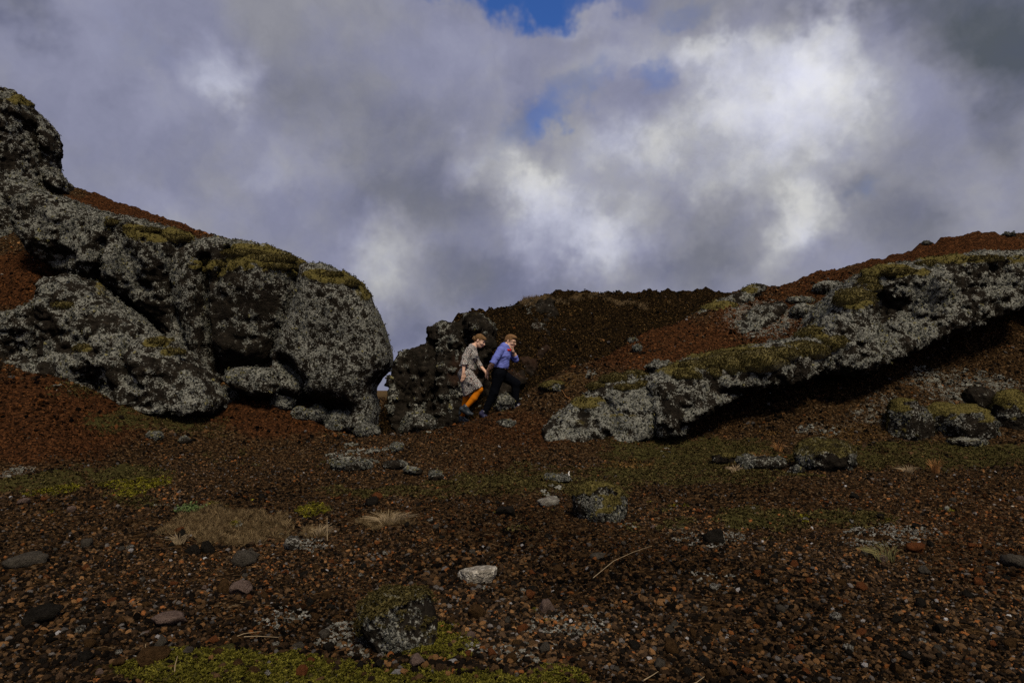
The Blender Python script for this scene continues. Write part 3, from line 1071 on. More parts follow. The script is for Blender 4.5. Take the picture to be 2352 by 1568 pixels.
def cast(tree, px, py):
    d = Vector(ray_dir(px, py)).normalized()
    hit = tree.ray_cast(Vector((0, 0, CAM_Z)), d)
    return None if hit[0] is None else (np.array(hit[0]), np.array(hit[1]))


def moss_cushion(parent, tree, px, py, rx, ry, seed, lift=0.35):
    """A swollen woolly cushion of moss growing on a rock."""
    hit = cast(tree, px, py)
    if hit is None:
        c = ground_hit(px, py)
    else:
        c = hit[0]
    rng = np.random.default_rng(900 + seed)
    Y = c[1]
    sx, sz = rx / FPX * Y, ry / FPX * Y
    sy = min(sx, 1.3 * sz) * 1.0
    v, f = ico(5 if sx > 0.3 else 4)
    v = v * np.array([sx, sy, sz])
    n = v / np.linalg.norm(v, axis=1)[:, None]
    w = fbm((v + seed * 3.3) * 2.2 / max(sx, 0.12) * 0.6, 2)
    w2 = fbm((v + seed * 5.3) * 9.0, 3)
    v = v + n * (0.26 * min(sx, sz) * w + 0.025 * w2)[:, None]
    v = v + c + np.array([0, 0.5 * sy, -0.10 * sz])
    me = mesh_from('moss_cushion', v, f)
    o = link('moss_cushion', me, M_MOSS, parent)
    nf = vnormals(me)
    cnt = int(min(2600, 260 + 9000 * sx * sz * 3))
    wgt = ((nf[:, 1] < 0.5) & (nf[:, 2] > -0.3)).astype(float)
    pick = rng.choice(len(v), size=cnt, p=wgt / wgt.sum())
    moss_fur(v[pick] + rng.normal(size=(cnt, 3)) * 0.01, nf[pick], rng, parent=o, size=0.020)
    return o


def P_(*a):
    return [(a[i], a[i + 1]) for i in range(0, len(a), 2)]


make_rock('rock_tower', P_(-170, 190, 0, 214, 40, 219, 74, 252, 94, 276, 112, 310, 117, 340, 112, 380, 124, 398, 148, 418, 154, 440, 120, 465, 60, 490, -170, 520),
          15.7, 0.9, 'dark rock tower rising at the top of the hillside against the sky', 'rock', seed=1, lichen=0.40, tufts=4200,
          cracks=[(P_(30, 270, 40, 330, 45, 390, 75, 430), 0.55, 0.14)], dents=[(85, 360, 25, 60, -0.25)], moss=[(60, 232, 50, 14, 0.8)], edge=0.4)
make_rock('rock_outcrop', P_(-170, 410, 0, 418, 60, 430, 112, 442, 112, 462, 85, 500, 80, 560, 96, 600, 60, 622, 0, 632, -170, 640),
          14.7, 0.55, 'grey lichen crusted rock below the dark tower at the edge of the picture', 'rock', seed=2, lichen=0.52, tufts=4500,
          dents=[(60, 560, 30, 60, -0.4)], edge=0.4, lean=0.25)
o_band, t_band = make_rock('rock_outcrop', P_(82, 468, 140, 461, 215, 481, 258, 504, 330, 514, 400, 533, 446, 549, 470, 576, 452, 615, 438, 680, 456, 740, 480, 800, 488, 862, 450, 832, 400, 772, 335, 702, 255, 655, 170, 630, 112, 596, 84, 530),
          13.7, 0.95, 'long lichen crusted outcrop under the red scree, overhanging a dark cleft', 'rock', seed=3, lichen=0.57, tufts=13500, tuft_size=(0.010, 0.033), even=0.75,
          cracks=[(P_(235, 560, 232, 600, 215, 640), 0.45, 0.10), (P_(250, 520, 300, 590, 330, 660), 0.18, 0.16)], dents=[(370, 590, 110, 50, 0.15), (360, 740, 60, 30, -0.22), (130, 590, 50, 20, -0.3)], bare=[(350, 720, 70, 40, 0.4), (300, 640, 60, 20, 0.3)], wob=0.15, soft=0.45, rough=0.7,
          moss=[(370, 545, 90, 24, 0.9), (300, 527, 60, 14, 0.8), (450, 580, 26, 24, 0.7), (255, 505, 20, 10, 0.5)])
o_block, t_block = make_rock('rock_outcrop', P_(432, 600, 470, 574, 520, 559, 600, 570, 680, 600, 714, 618, 712, 680, 692, 745, 662, 800, 642, 850, 648, 902, 600, 905, 545, 880, 488, 866, 466, 800, 442, 720, 430, 650),
          13.65, 0.95, 'massive black and grey rock block with mossy top left of the rounded boulder', 'rock', seed=4, lichen=0.52, tufts=13500, tuft_size=(0.010, 0.030), even=0.6, soft=0.36, rough=0.5,
          cracks=[(P_(470, 600, 468, 700, 474, 790, 490, 850), 0.6, 0.10), (P_(520, 575, 515, 620, 500, 650), 0.3, 0.08)],
          dents=[(600, 650, 110, 60, 0.15), (550, 850, 70, 26, -0.28)], bare=[(560, 790, 90, 60, 0.45), (620, 700, 50, 24, 0.25), (520, 720, 40, 30, 0.2)], wob=0.12,  # bare patches: recess shade put into the colour along with thin lichen
          moss=[(610, 598, 110, 36, 0.95), (690, 625, 40, 40, 0.9), (470, 605, 45, 22, 0.9), (500, 620, 24, 26, 0.8), (560, 575, 60, 14, 0.7)])
o_egg, t_egg = make_rock('boulder', P_(714, 620, 760, 618, 800, 638, 832, 655, 862, 700, 880, 735, 890, 762, 898, 790, 904, 815, 904, 836, 897, 852, 882, 868, 870, 886, 866, 904, 875, 938, 870, 968, 862, 1005, 830, 992, 780, 965, 720, 935, 668, 905, 652, 862, 650, 820, 670, 770, 696, 710, 708, 660),
          12.95, 0.95, back=0.25, label='huge rounded lichen covered boulder leaning over the gap in the hills', category='boulder', seed=5, lichen=0.58, tufts=17000, tuft_size=(0.009, 0.026), even=0.28, soft=0.42,
          cracks=[(P_(648, 830, 690, 880, 690, 930), 0.4, 0.12)], dents=[(790, 720, 110, 120, 0.12), (730, 945, 70, 26, -0.65), (800, 860, 60, 60, 0.10)], wob=0.08,
          moss=[(780, 640, 60, 16, 0.9), (840, 670, 30, 30, 0.6), (730, 630, 40, 12, 0.8)], rough=0.32)
o_low, t_low = make_rock('rock_outcrop', P_(-120, 725, 0, 730, 60, 716, 108, 692, 112, 660, 130, 645, 180, 635, 216, 660, 250, 692, 300, 730, 350, 772, 410, 805, 450, 842, 482, 882, 497, 922, 482, 950, 400, 952, 330, 958, 250, 942, 190, 922, 140, 895, 80, 880, 0, 876, -120, 880),
          11.9, 0.55, 'lumpy lichen rock sloping down to the mossy bank in front of the dark cleft', 'rock', seed=6, lean=0.45, back=0.8, lichen=0.51, tufts=15000, rough=1.25,
          dents=[(190, 880, 50, 30, -0.3), (60, 800, 80, 30, -0.3), (300, 850, 80, 40, 0.15)], cracks=[(P_(330, 730, 280, 800, 290, 860), 0.25, 0.12)],
          moss=[(360, 790, 40, 14, 0.9), (395, 812, 34, 10, 0.8), (200, 800, 30, 14, 0.6), (230, 665, 18, 22, 0.5)])
make_rock('slab', P_(531, 852, 560, 846, 640, 852, 652, 878, 642, 908, 600, 914, 560, 900, 536, 882), 12.35, 0.42,
          'flat topped lichen slab wedged at the foot of the rock block', 'rock', seed=7, lichen=0.6, tufts=1300, h=0.025, soft=0.4, tuft_size=(0.014, 0.035))
make_rock('crag', P_(893, 882, 908, 846, 908, 818, 935, 805, 990, 796, 996, 772, 990, 757, 1006, 750, 1060, 742, 1068, 724, 1088, 719, 1122, 735, 1140, 752, 1140, 790, 1120, 840, 1100, 895, 1074, 950, 1030, 990, 960, 1015, 915, 1008, 902, 960, 897, 905),
          15.6, 0.5, 'dark jagged crag with a knob on top behind the walking couple', 'rock', seed=8, lean=0.25, lichen=0.04, tufts=900, rough=1.5, edge=0.6, soft=0.35, tuft_size=(0.02, 0.05),
          cracks=[(P_(995, 795, 1000, 860, 985, 940), 0.35, 0.12), (P_(1060, 745, 1075, 800), 0.35, 0.10)], dents=[(1010, 890, 40, 60, 0.3), (1095, 750, 40, 30, 0.2)],
          moss=[(1085, 722, 20, 6, 0.4)], red=[(1060, 860, 40, 50, 0.15)])
make_rock('crag', P_(1078, 730, 1122, 728, 1200, 701, 1262, 696, 1280, 722, 1262, 760, 1270, 800, 1215, 870, 1150, 930, 1085, 905, 1095, 800), 18.15, 0.36,
          'dark broken rock face below the skyline behind the walking couple', 'rock', seed=17, lean=1.35, back=0.5, lichen=-0.12, tufts=260, rough=1.8, edge=0.7, soft=0.6, tuft_size=(0.02, 0.05),
          cracks=[(P_(1180, 720, 1160, 820, 1130, 900), 0.25, 0.12)], red=[(1180, 800, 90, 70, 0.16)])
o_nose, t_nose = make_rock('rock_ledge', P_(1240, 992, 1290, 946, 1340, 915, 1390, 880, 1440, 862, 1492, 870, 1515, 892, 1505, 932, 1502, 972, 1482, 1004, 1440, 1024, 1370, 1038, 1300, 1040, 1250, 1022),
          11.75, 0.5, 'low lichen rock hump at the foot of the right ledge with moss on its crest', 'rock', seed=9, lean=0.5, lichen=0.58, tufts=9500, rough=1.0, soft=0.5, tuft_size=(0.009, 0.029),
          moss=[(1360, 925, 60, 16, 0.7), (1420, 950, 50, 12, 0.5), (1330, 970, 60, 12, 0.4)], cracks=[(P_(1400, 930, 1420, 990, 1380, 1020), 0.15, 0.10)])
o_mid, t_mid = make_rock('rock_ledge', P_(1480, 872, 1540, 848, 1600, 824, 1680, 810, 1760, 795, 1840, 778, 1905, 788, 1884, 842, 1832, 880, 1740, 892, 1664, 924, 1605, 952, 1552, 992, 1505, 1004, 1488, 950),
          11.95, 0.62, 'mossy rock ledge overhanging a black hollow between two lichen humps', 'rock', seed=10, lean=0.42, lichen=0.56, tufts=9500, rough=1.15, soft=0.5, tuft_size=(0.009, 0.029),
          dents=[(1700, 905, 80, 16, -0.2)], moss=[(1700, 815, 170, 26, 0.8), (1560, 850, 60, 18, 0.7)])
o_top, t_top = make_rock('rock_ledge', P_(1840, 800, 1872, 730, 1905, 690, 1935, 660, 1985, 630, 2050, 614, 2150, 600, 2250, 588, 2320, 590, 2345, 610, 2352, 655, 2340, 692, 2282, 725, 2200, 760, 2100, 798, 2000, 842, 1920, 868, 1868, 858),
          12.9, 0.75, 'long pale lichen ledge running up to the right edge above the deep shade', 'rock', seed=11, lean=0.4, lichen=0.57, tufts=18000, rough=1.25, soft=0.5, tuft_size=(0.009, 0.029),
          dents=[(2050, 700, 40, 60, -0.25), (2100, 660, 90, 30, 0.15), (1950, 760, 60, 60, 0.12)], cracks=[(P_(2000, 640, 2040, 720, 2020, 800), 0.25, 0.13)],
          moss=[(2050, 625, 90, 16, 0.9), (2200, 598, 120, 12, 0.9), (1975, 690, 60, 30, 0.8), (1880, 770, 40, 22, 0.8), (2330, 600, 40, 12, 0.7)], bare=[(2050, 720, 34, 44, 0.5)])
make_rock('rock_ledge', P_(2330, 600, 2420, 580, 2600, 570, 2650, 700, 2500, 740, 2420, 720, 2345, 690), 13.3, 0.6,
          'dark rock end just past the tip of the pale ledge at the right edge', 'rock', seed=12, lean=0.3, lichen=0.3, tufts=800)
make_rock('rock_rib', P_(1562, 748, 1620, 714, 1680, 678, 1730, 658, 1748, 668, 1724, 702, 1684, 722, 1640, 748, 1592, 764), 15.0, 0.35,
          'narrow rib of lichen and moss on the ridge line left of the red crest', 'rock', seed=13, lean=0.6, lichen=0.62, tufts=2600, moss=[(1650, 705, 70, 14, 0.8), (1725, 668, 24, 10, 0.7)], edge=0.5)
make_rock('rock_patch', P_(1690, 745, 1730, 705, 1790, 690, 1812, 706, 1780, 740, 1740, 770, 1700, 775), 14.3, 0.28,
          'flat lichen rock showing through the red scree above the moss cushions', 'rock', seed=14, lean=0.9, lichen=0.55, tufts=1900, edge=0.5)
make_rock('rock_patch', P_(2228, 560, 2262, 548, 2330, 549, 2340, 566, 2290, 576, 2240, 574), 16.3, 0.3,
          'lichen rock crowning the red crest at the right skyline', 'rock', seed=15, lean=0.3, lichen=0.6, tufts=900, edge=0.5)
make_rock('rock_patch', P_(1485, 842, 1500, 830, 1530, 830, 1555, 844, 1550, 860, 1500, 862), 12.6, 0.25,
          'small dark lichen rock on the scree just above the mossy ledge', 'rock', seed=16, lichen=0.45, tufts=500, h=0.025, tuft_size=(0.014, 0.035))

n_c = 0
for (o, t, items) in (
    (o_low, t_low, [(136, 702, 32, 12), (352, 786, 26, 8), (392, 808, 30, 8), (188, 800, 22, 8)]),
    (o_block, t_block, [(556, 580, 50, 10), (620, 594, 60, 14), (680, 612, 36, 12), (502, 606, 26, 12), (470, 598, 24, 9), (640, 612, 40, 9)]),
    (o_band, t_band, [(325, 527, 46, 7), (388, 546, 50, 11), (438, 568, 22, 11), (262, 510, 22, 7)]),
    (o_egg, t_egg, [(752, 630, 36, 7), (800, 650, 28, 8)]),
    (o_nose, t_nose, [(1415, 872, 36, 15), (1462, 866, 34, 18), (1380, 888, 34, 12), (1440, 890, 30, 10), (1478, 884, 22, 10)]),
    (o_mid, t_mid, [(1600, 842, 40, 18), (1580, 862, 34, 14), (1650, 832, 44, 20), (1700, 842, 60, 26), (1755, 826, 62, 28), (1800, 812, 40, 18), (1640, 856, 30, 14), (1690, 816, 60, 14), (1870, 806, 40, 20), (1842, 798, 40, 18)]),
    (o_top, t_top, [(1872, 768, 38, 20), (1925, 790, 32, 20), (1968, 684, 46, 26), (2010, 646, 36, 14), (2070, 624, 44, 10), (2140, 606, 40, 9), (2000, 662, 30, 12), (2270, 594, 40, 8)]),
):
    for (px, py, rx, ry) in items:
        n_c += 1
        moss_cushion(o, t, px, py, rx, ry, n_c)


# ------------------------------------------------------------------ boulders standing free
def rounded_boulder(name, px, py, w, hgt, label, seed, category='boulder', Y=None, flat=0.75, lichen=0.55, moss=0.0, tufts=600, depth=0.8, sink=0.25,
                    tuft_size=(0.012, 0.032), rough=1.0, group=None, red=0.0, mosscol=1.0):
    """A free boulder: (px, py) is the middle of its foot line on the photo, w and hgt its size in photo pixels."""
    rng = np.random.default_rng(400 + seed)
    c = ground_hit(px, py) if Y is None else at(px, py, Y)
    k = c[1] / FPX
    a, bz = w / 2 * k, hgt * k / (1 + (1 - sink))
    sub = 5 if w > 60 else 4
    v, f = ico(sub)
    v = np.sign(v) * np.abs(v) ** flat
    for _ in range(7):
        d = rng.normal(size=3)
        d /= np.linalg.norm(d)
        s_ = v @ d
        v = v - np.maximum(s_ - rng.uniform(0.72, 0.98), 0)[:, None] * d * 0.85
    v = v * np.array([a, a * depth, bz])
    n = v / np.linalg.norm(v, axis=1)[:, None]
    sc = 1.0 / max(a, 0.08)
    v = v + n * (a * rough * (0.16 * fbm(v * sc * 1.2 + seed * 3.1, 3) + 0.07 * fbm(v * sc * 3.6 + seed, 3, ridged=True)))[:, None]
    v = v + c + np.array([0, a * depth * 0.8, bz * (1 - sink) * 0.98])
    me = mesh_from(name, v, f)
    nf = vnormals(me)
    la = lichen + 0.5 * fbm(v * 3.5 + seed, 3) + 0.4 * fbm(v * 11 + seed, 3) + 0.12 * nf[:, 2]
    ms = moss * sstep(nf[:, 2] + 0.75 * fbm(v * 4.0 * min(1.5, 0.5 * sc) + seed * 2, 3) - 0.25 * nf[:, 0], 0.25, 0.62)
    set_attr(me, 'lichen', np.clip(la - red * 0.4, 0, 1))
    set_attr(me, 'moss', ms)
    set_attr(me, 'red', np.full(len(v), red))
    me.vertices.foreach_set('co', np.ascontiguousarray(v + nf * (sstep(ms, 0.3, 0.6) * 0.025)[:, None], dtype=np.float32).ravel())
    me.update()
    props = dict(label=label, category=category)
    if group:
        props['group'] = group
    o = link(name, me, M_ROCK, None, **props)
    if tufts:
        wgt = np.clip(la - 0.45, 0, 0.7) * (nf[:, 1] < 0.5) * (ms < 0.3) * sstep(nf[:, 2], -0.8, -0.2)
        if wgt.sum() > 0:
            p = rng.choice(len(v), size=tufts, p=wgt / wgt.sum())
            P = v[p] + rng.normal(size=(tufts, 3)) * 0.012
            sz = rng.uniform(0, 1, tufts) ** 2 * (tuft_size[1] - tuft_size[0]) + tuft_size[0]
            scatter('lichen_crust', C_TUFT, P, normal_to_euler(nf[p], rng), sz[:, None] * rng.uniform(0.7, 1.3, (tufts, 3)), lichen_tints(rng, tufts, True), parent=o)
    mm = (ms > 0.45) & (nf[:, 1] < 0.6)
    if mm.sum() > 12:
        cnt = int(min(2600, 6 * mm.sum()))
        p = rng.choice(np.nonzero(mm)[0], size=cnt)
        P = v[p] + rng.normal(size=(cnt, 3)) * np.array([1, 1, 0.4]) * (0.012 if sub == 5 else 0.02)
        moss_fur(P + nf[p] * 0.02, nf[p], rng, parent=o, size=0.013, bright=mosscol)
    return o


rounded_boulder('boulder', 1383, 1196, 118, 82, 'moss capped boulder standing on the gravel below the right ledge', 1, moss=0.9, lichen=0.40, tufts=800, flat=0.8, mosscol=1.2, sink=0.45, tuft_size=(0.007, 0.020))
rounded_boulder('boulder', 908, 1500, 176, 104, 'half buried grey boulder with a mossy brow in the near gravel', 2, moss=0.50, lichen=0.27, tufts=900, flat=0.78, depth=1.1, sink=0.55, tuft_size=(0.004, 0.011))
rounded_boulder('boulder', 1922, 1082, 142, 70, 'dark domed boulder with moss on its left flank on the mossy flat', 3, moss=0.50, lichen=0.30, tufts=700, flat=1.0, depth=1.0, sink=0.5, mosscol=0.8)
rounded_boulder('boulder', 2110, 1014, 108, 88, 'tall mossy boulder leaning at the foot of the brown bank', 4, moss=0.8, lichen=0.33, tufts=800, sink=0.5, mosscol=0.6)
rounded_boulder('boulder', 2236, 1012, 150, 78, 'wide mossy boulder with pale lichen face under the shaded ledge', 5, moss=0.7, lichen=0.42, tufts=1000, flat=0.85, sink=0.5, mosscol=0.6)
rounded_boulder('boulder', 2345, 985, 90, 88, 'green mossy boulder cut by the right edge of the picture', 6, moss=0.9, lichen=0.25, tufts=200, sink=0.45, mosscol=0.6)
rounded_boulder('boulder', 2278, 945, 80, 54, 'black bare boulder in the shade behind the mossy boulders', 7, moss=0.0, lichen=0.05, tufts=0)
rounded_boulder('boulder', 957, 1002, 76, 50, 'round lichen boulder lying in the gap under the dark crag', 8, Y=12.9, moss=0.2, lichen=0.55, tufts=900)
for i, (px, py, w, hh, lb) in enumerate([
    (645, 942, 54, 40, 'uppermost of the small lichen boulders lined up below the huge boulder'),
    (686, 960, 40, 26, 'small dark boulder second from the top in the line below the huge boulder'),
    (722, 972, 52, 34, 'middle small boulder in the line below the huge boulder'),
    (768, 990, 62, 42, 'largest lichen boulder in the line below the huge boulder'),
    (802, 996, 44, 38, 'narrow pale boulder beside the largest one in the line'),
    (838, 1006, 56, 26, 'lowest flat boulder at the end of the line below the huge boulder'),
    (512, 925, 50, 36, 'small dark boulder between the lumpy rock and the red slope')]):
    rounded_boulder('boulder', px, py, w, hh, lb, 20 + i, lichen=0.56, tufts=420, group='small boulders along the red slope', flat=0.8)
for i, (px, py, w, hh, ms, li, lb) in enumerate([
    (1768, 1083, 80, 26, 0.3, 0.55, 'low grey lichen stone left of the dark domed boulder'),
    (1722, 1078, 44, 22, 0.2, 0.4, 'small dark lumpy stone beside the reddish grass'),
    (1728, 1082, 30, 14, 0.0, 0.2, 'tiny dark stone in front of the reddish grass'),
    (1668, 1068, 50, 20, 0.7, 0.3, 'mossy hummock stone on the green flat'),
    (1835, 1092, 36, 16, 0.3, 0.4, 'dark lichen stone at the left foot of the domed boulder'),
    (2240, 1030, 90, 16, 0.4, 0.5, 'long low lichen stone lying before the wide mossy boulder'),
    (1160, 985, 40, 14, 0.0, 0.5, 'small pale stone on the path below the couple'),
    (1160, 948, 50, 36, 0.1, 0.62, 'pale lichen boulder behind the man between his feet'),
    (910, 1038, 26, 18, 0.0, 0.7, 'white lichen stone at the start of the path'),
    (1285, 1112, 60, 14, 0.2, 0.5, 'flat mossy stone in the green strip'),
    (1000, 1112, 36, 15, 0.1, 0.32, 'small lichen stone in the green strip'),
    (945, 1096, 46, 16, 0.1, 0.34, 'lichen stone at the left end of the green strip'),
    (800, 1082, 90, 22, 0.0, 0.30, 'low dark lichen mound on the brown path'),
    (900, 1077, 50, 18, 0.0, 0.28, 'dark lichen lump beside the low mound on the path'),
    (420, 1022, 30, 14, 0.0, 0.3, 'brown stone on the path below the lumpy rock'),
    (350, 1010, 30, 16, 0.5, 0.4, 'mossy stone on the bank below the lumpy rock'),
    (1505, 870, 24, 16, 0.0, 0.5, 'small lichen stone lodged above the mossy hump'),
    (1465, 806, 18, 16, 0.0, 0.6, 'single pale stone high on the red scree'),
    (1455, 790, 22, 10, 0.2, 0.5, 'pale stone on the ridge line of the red scree'),
    (2135, 568, 26, 10, 0.0, 0.2, 'dark knob on the red crest skyline'),
    (1745, 668, 40, 16, 0.2, 0.35, 'dark stone at the top of the narrow rib'),
    (2328, 552, 30, 12, 0.0, 0.2, 'black stone on the skyline at the right edge'),
    (1845, 700, 60, 20, 0.4, 0.5, 'lichen stone among the moss beside the red scree'),
    (1915, 680, 70, 30, 0.3, 0.55, 'lichen hump at the left of the highest moss cushion'),
    (1860, 735, 90, 34, 0.3, 0.55, 'grey lichen hump above the moss cushions'),
    (1270, 902, 60, 24, 1.0, 0.3, 'long green moss hump on the path beside the couple'),
]):
    rounded_boulder('stone', px, py, w, hh, lb, 40 + i, category='stone', lichen=li, moss=ms, tufts=int(140 + w * hh * 0.12), flat=0.85, rough=1.2)


# ------------------------------------------------------------------ loose gravel: the few hundred largest stones are things, the rest one mass
def stone_material(name, lo, hi, spots=0.0):
    m, N, b = new_mat(name)
    P = N.new('ShaderNodeTexCoord').outputs['Object']
    n1 = N.noise(P, 2.2, 5.0, 0.65)
    n2 = N.noise(P, 9.0, 4.0, 0.7)
    c = N.ramp(n1, [(0.3, lo), (0.68, hi)])
    pit = N.smooth(n2, 0.30, 0.48)
    c = N.mix(pit, tuple(x * 0.45 for x in lo), c)
    if spots:
        s_ = N.smooth(N.math('MULTIPLY_ADD', N.math('SUBTRACT', n1, 0.5), 1.2, N.noise(P, 5.0, 3.0, 0.6)), 0.60 - 0.12 * spots, 0.72 - 0.12 * spots)
        c = N.mix(s_, c, (0.36, 0.35, 0.31))
    N.put(b.inputs['Base Color'], c)
    bump(N, b, n2, 0.8, 0.12)
    return m


STONE_KINDS = {
    'rust orange': stone_material('rust_cinder', (0.085, 0.032, 0.014), (0.20, 0.075, 0.030)),
    'charcoal black': stone_material('charcoal_cinder', (0.010, 0.009, 0.008), (0.030, 0.026, 0.022)),
    'dull brown': stone_material('brown_cinder', (0.034, 0.020, 0.010), (0.105, 0.060, 0.028)),
    'ash grey': stone_material('ash_stone', (0.045, 0.040, 0.034), (0.115, 0.100, 0.082)),
    'lichen flecked': stone_material('flecked_stone', (0.030, 0.026, 0.022), (0.075, 0.065, 0.055), 1.0),
    'flat pale': stone_material('pale_stone', (0.17, 0.155, 0.135), (0.30, 0.28, 0.25), 0.5),
    'pink grey': stone_material('pinkish_stone', (0.11, 0.075, 0.062), (0.23, 0.165, 0.14)),
}
_r2 = np.random.default_rng(21)
STONE_MESH = {}
for kname, mat in STONE_KINDS.items():
    lst = []
    for i in range(5):
        v, f = stone_shape(_r2, 3, 9, 0.24)
        v = v * (1 + 0.10 * fbm(v * 6 + i, 3, ridged=True))[:, None]
        me = mesh_from('stone', v, f)
        me.materials.append(mat)
        lst.append(me)
    STONE_MESH[kname] = lst


def loose_stone(px, py, w, hh, kind, label, name='stone', group=None, rz=None, tilt=0.25, Y=None, variant=None):
    c = ground_hit(px, py)
    k = c[1] / FPX
    me = STONE_MESH[kind][random.randrange(5) if variant is None else variant]
    o = bpy.data.objects.new(name, me)
    a, z = w / 2 * k, hh / 2 * k * 1.25
    o.scale = (a, a * random.uniform(0.7, 1.0), z)
    o.rotation_euler = (random.uniform(-tilt, tilt), random.uniform(-tilt, tilt), random.uniform(0, 6.28) if rz is None else rz)
    o.location = (c[0], c[1] + a * 0.4, c[2] + z * 0.42)
    o['label'] = label
    o['category'] = 'stone'
    if group:
        o['group'] = group
    COL.objects.link(o)
    return o


NAMED = [
    (1094, 1330, 92, 46, 'flat pale', 'flat pale slab stone lying alone on the dark gravel'),
    (384, 1452, 76, 34, 'pink grey', 'flat brownish grey stone in the near gravel left of the grey boulder'),
    (548, 1372, 58, 34, 'pink grey', 'larger of two brown stones side by side in the near gravel'),
    (512, 1366, 34, 30, 'dull brown', 'smaller brown stone touching the larger one on its left side'),
    (440, 1268, 46, 30, 'charcoal black', 'black stone on the lower edge of the dry grass patch'),
    (475, 1262, 34, 34, 'charcoal black', 'upright black stone beside the other black one by the dry grass'),
    (416, 1240, 24, 18, 'charcoal black', 'little black stone just inside the dry grass patch'),
    (412, 1230, 20, 12, 'rust orange', 'bright orange stone lying in the dry grass'),
    (560, 1290, 66, 38, 'ash grey', 'grey angular stone below the dry grass with a dark side'),
    (668, 1258, 60, 34, 'lichen flecked', 'white lichen flecked stone right of the dry grass'),
    (1268, 1160, 54, 24, 'flat pale', 'long pale weathered stone beside the moss capped boulder'),
    (1165, 1180, 50, 22, 'charcoal black', 'dark wedge stone with a mossy ridge in the gravel'),
    (850, 1166, 42, 24, 'charcoal black', 'black stone with an orange neighbour left of the green strip'),
    (866, 1150, 24, 16, 'rust orange', 'orange stone sitting behind the black stone by the green strip'),
    (1648, 1240, 60, 34, 'charcoal black', 'black pitted stone at the left end of the right moss strip'),
    (1218, 1372, 30, 22, 'rust orange', 'round orange brown stone in front of the flat pale slab'),
    (1258, 1402, 40, 34, 'pink grey', 'pinkish grey stone in the gravel right of the pale slab'),
    (1200, 1450, 28, 22, 'rust orange', 'bright rust stone right of the half buried grey boulder'),
    (1375, 1292, 40, 16, 'ash grey', 'thin grey stone beside the end of the fallen stalk'),
    (920, 1408, 36, 32, 'dull brown', 'brown stone resting above the brow of the grey boulder'),
    (1096, 1416, 40, 30, 'dull brown', 'brown stone right of the grey boulder brow'),
    (1080, 1470, 26, 20, 'pink grey', 'small pinkish stone beside the foot of the grey boulder'),
    (2030, 1300, 30, 20, 'pink grey', 'pinkish chip just below the grass tuft on the right'),
    (2112, 1278, 36, 24, 'rust orange', 'orange stone right of the grass tuft'),
    (2340, 1310, 60, 34, 'ash grey', 'grey stone near the right edge of the picture'),
    (2252, 1356, 28, 24, 'rust orange', 'tan orange stone near the right edge of the picture'),
    (2130, 1330, 30, 20, 'ash grey', 'bluish grey stone in the right gravel'),
    (47, 1160, 34, 16, 'pink grey', 'pale brown stone at the left edge under the green moss'),
    (160, 1172, 24, 16, 'pink grey', 'small pinkish stone near the left edge under the moss'),
    (196, 1256, 30, 22, 'ash grey', 'grey stone in the gravel at the left'),
    (45, 1300, 80, 34, 'ash grey', 'broad bluish grey stone at the left edge'),
    (80, 1430, 90, 40, 'charcoal black', 'broad dark stone in the lower left corner'),
    (340, 1545, 80, 40, 'dull brown', 'reddish brown stone nestled in the moss at the bottom'),
    (270, 1545, 30, 26, 'dull brown', 'tan stone at the bottom edge left of the green moss'),
    (955, 1552, 46, 26, 'pink grey', 'reddish grey stone poking from the bottom moss'),
    (1250, 1500, 34, 22, 'ash grey', 'grey stone at the edge of the bottom moss'),
]
def pale_slab():
    c = ground_hit(1094, 1330)
    k = c[1] / FPX
    top = np.array([(-44, 2), (-30, 30), (-4, 42), (26, 34), (46, 14), (40, -12), (12, -26), (-22, -22)], float) * k * np.array([1.0, 1.25])
    rng = np.random.default_rng(4)
    rings = []
    for z, sc, jit in ((-0.02, 0.80, .01), (0.025, 0.98, .006), (0.066, 1.0, .006), (0.084, 0.93, .004), (0.090, 0.60, .003), (0.087, 0.25, .002)):
        n = 40
        t = np.linspace(0, 8, n, endpoint=False)
        i = t.astype(int)
        w = (t - i)[:, None]
        r_ = top[i] * (1 - w) + top[(i + 1) % 8] * w
        P = np.concatenate([r_ * sc, np.full((n, 1), z)], 1)
        P[:, 2] += -0.10 * P[:, 1] * (z > 0) + 0.10 * P[:, 0] * (z > 0)
        P += fbm(P * 14 + 3, 3)[:, None] * jit
        rings.append(P)
    V = np.concatenate(rings + [rings[-1].mean(0, keepdims=True)]) + c + np.array([0, 0.10, 0.0])
    n = 40
    F = [(a * n + i, a * n + (i + 1) % n, (a + 1) * n + (i + 1) % n, (a + 1) * n + i) for a in range(5) for i in range(n)]
    F += [(5 * n + i, 5 * n + (i + 1) % n, 6 * n, 6 * n) for i in range(n)]
    import bmesh
    bm = bmesh.new()
    vs = [bm.verts.new(v) for v in V]
    for f in F:
        bm.faces.new([vs[j] for j in dict.fromkeys(f)])
    me = bpy.data.meshes.new('stone')
    bm.to_mesh(me)
    bm.free()
    o = link('stone', me, PALE_SLAB, None, label=NAMED[0][5], category='stone')


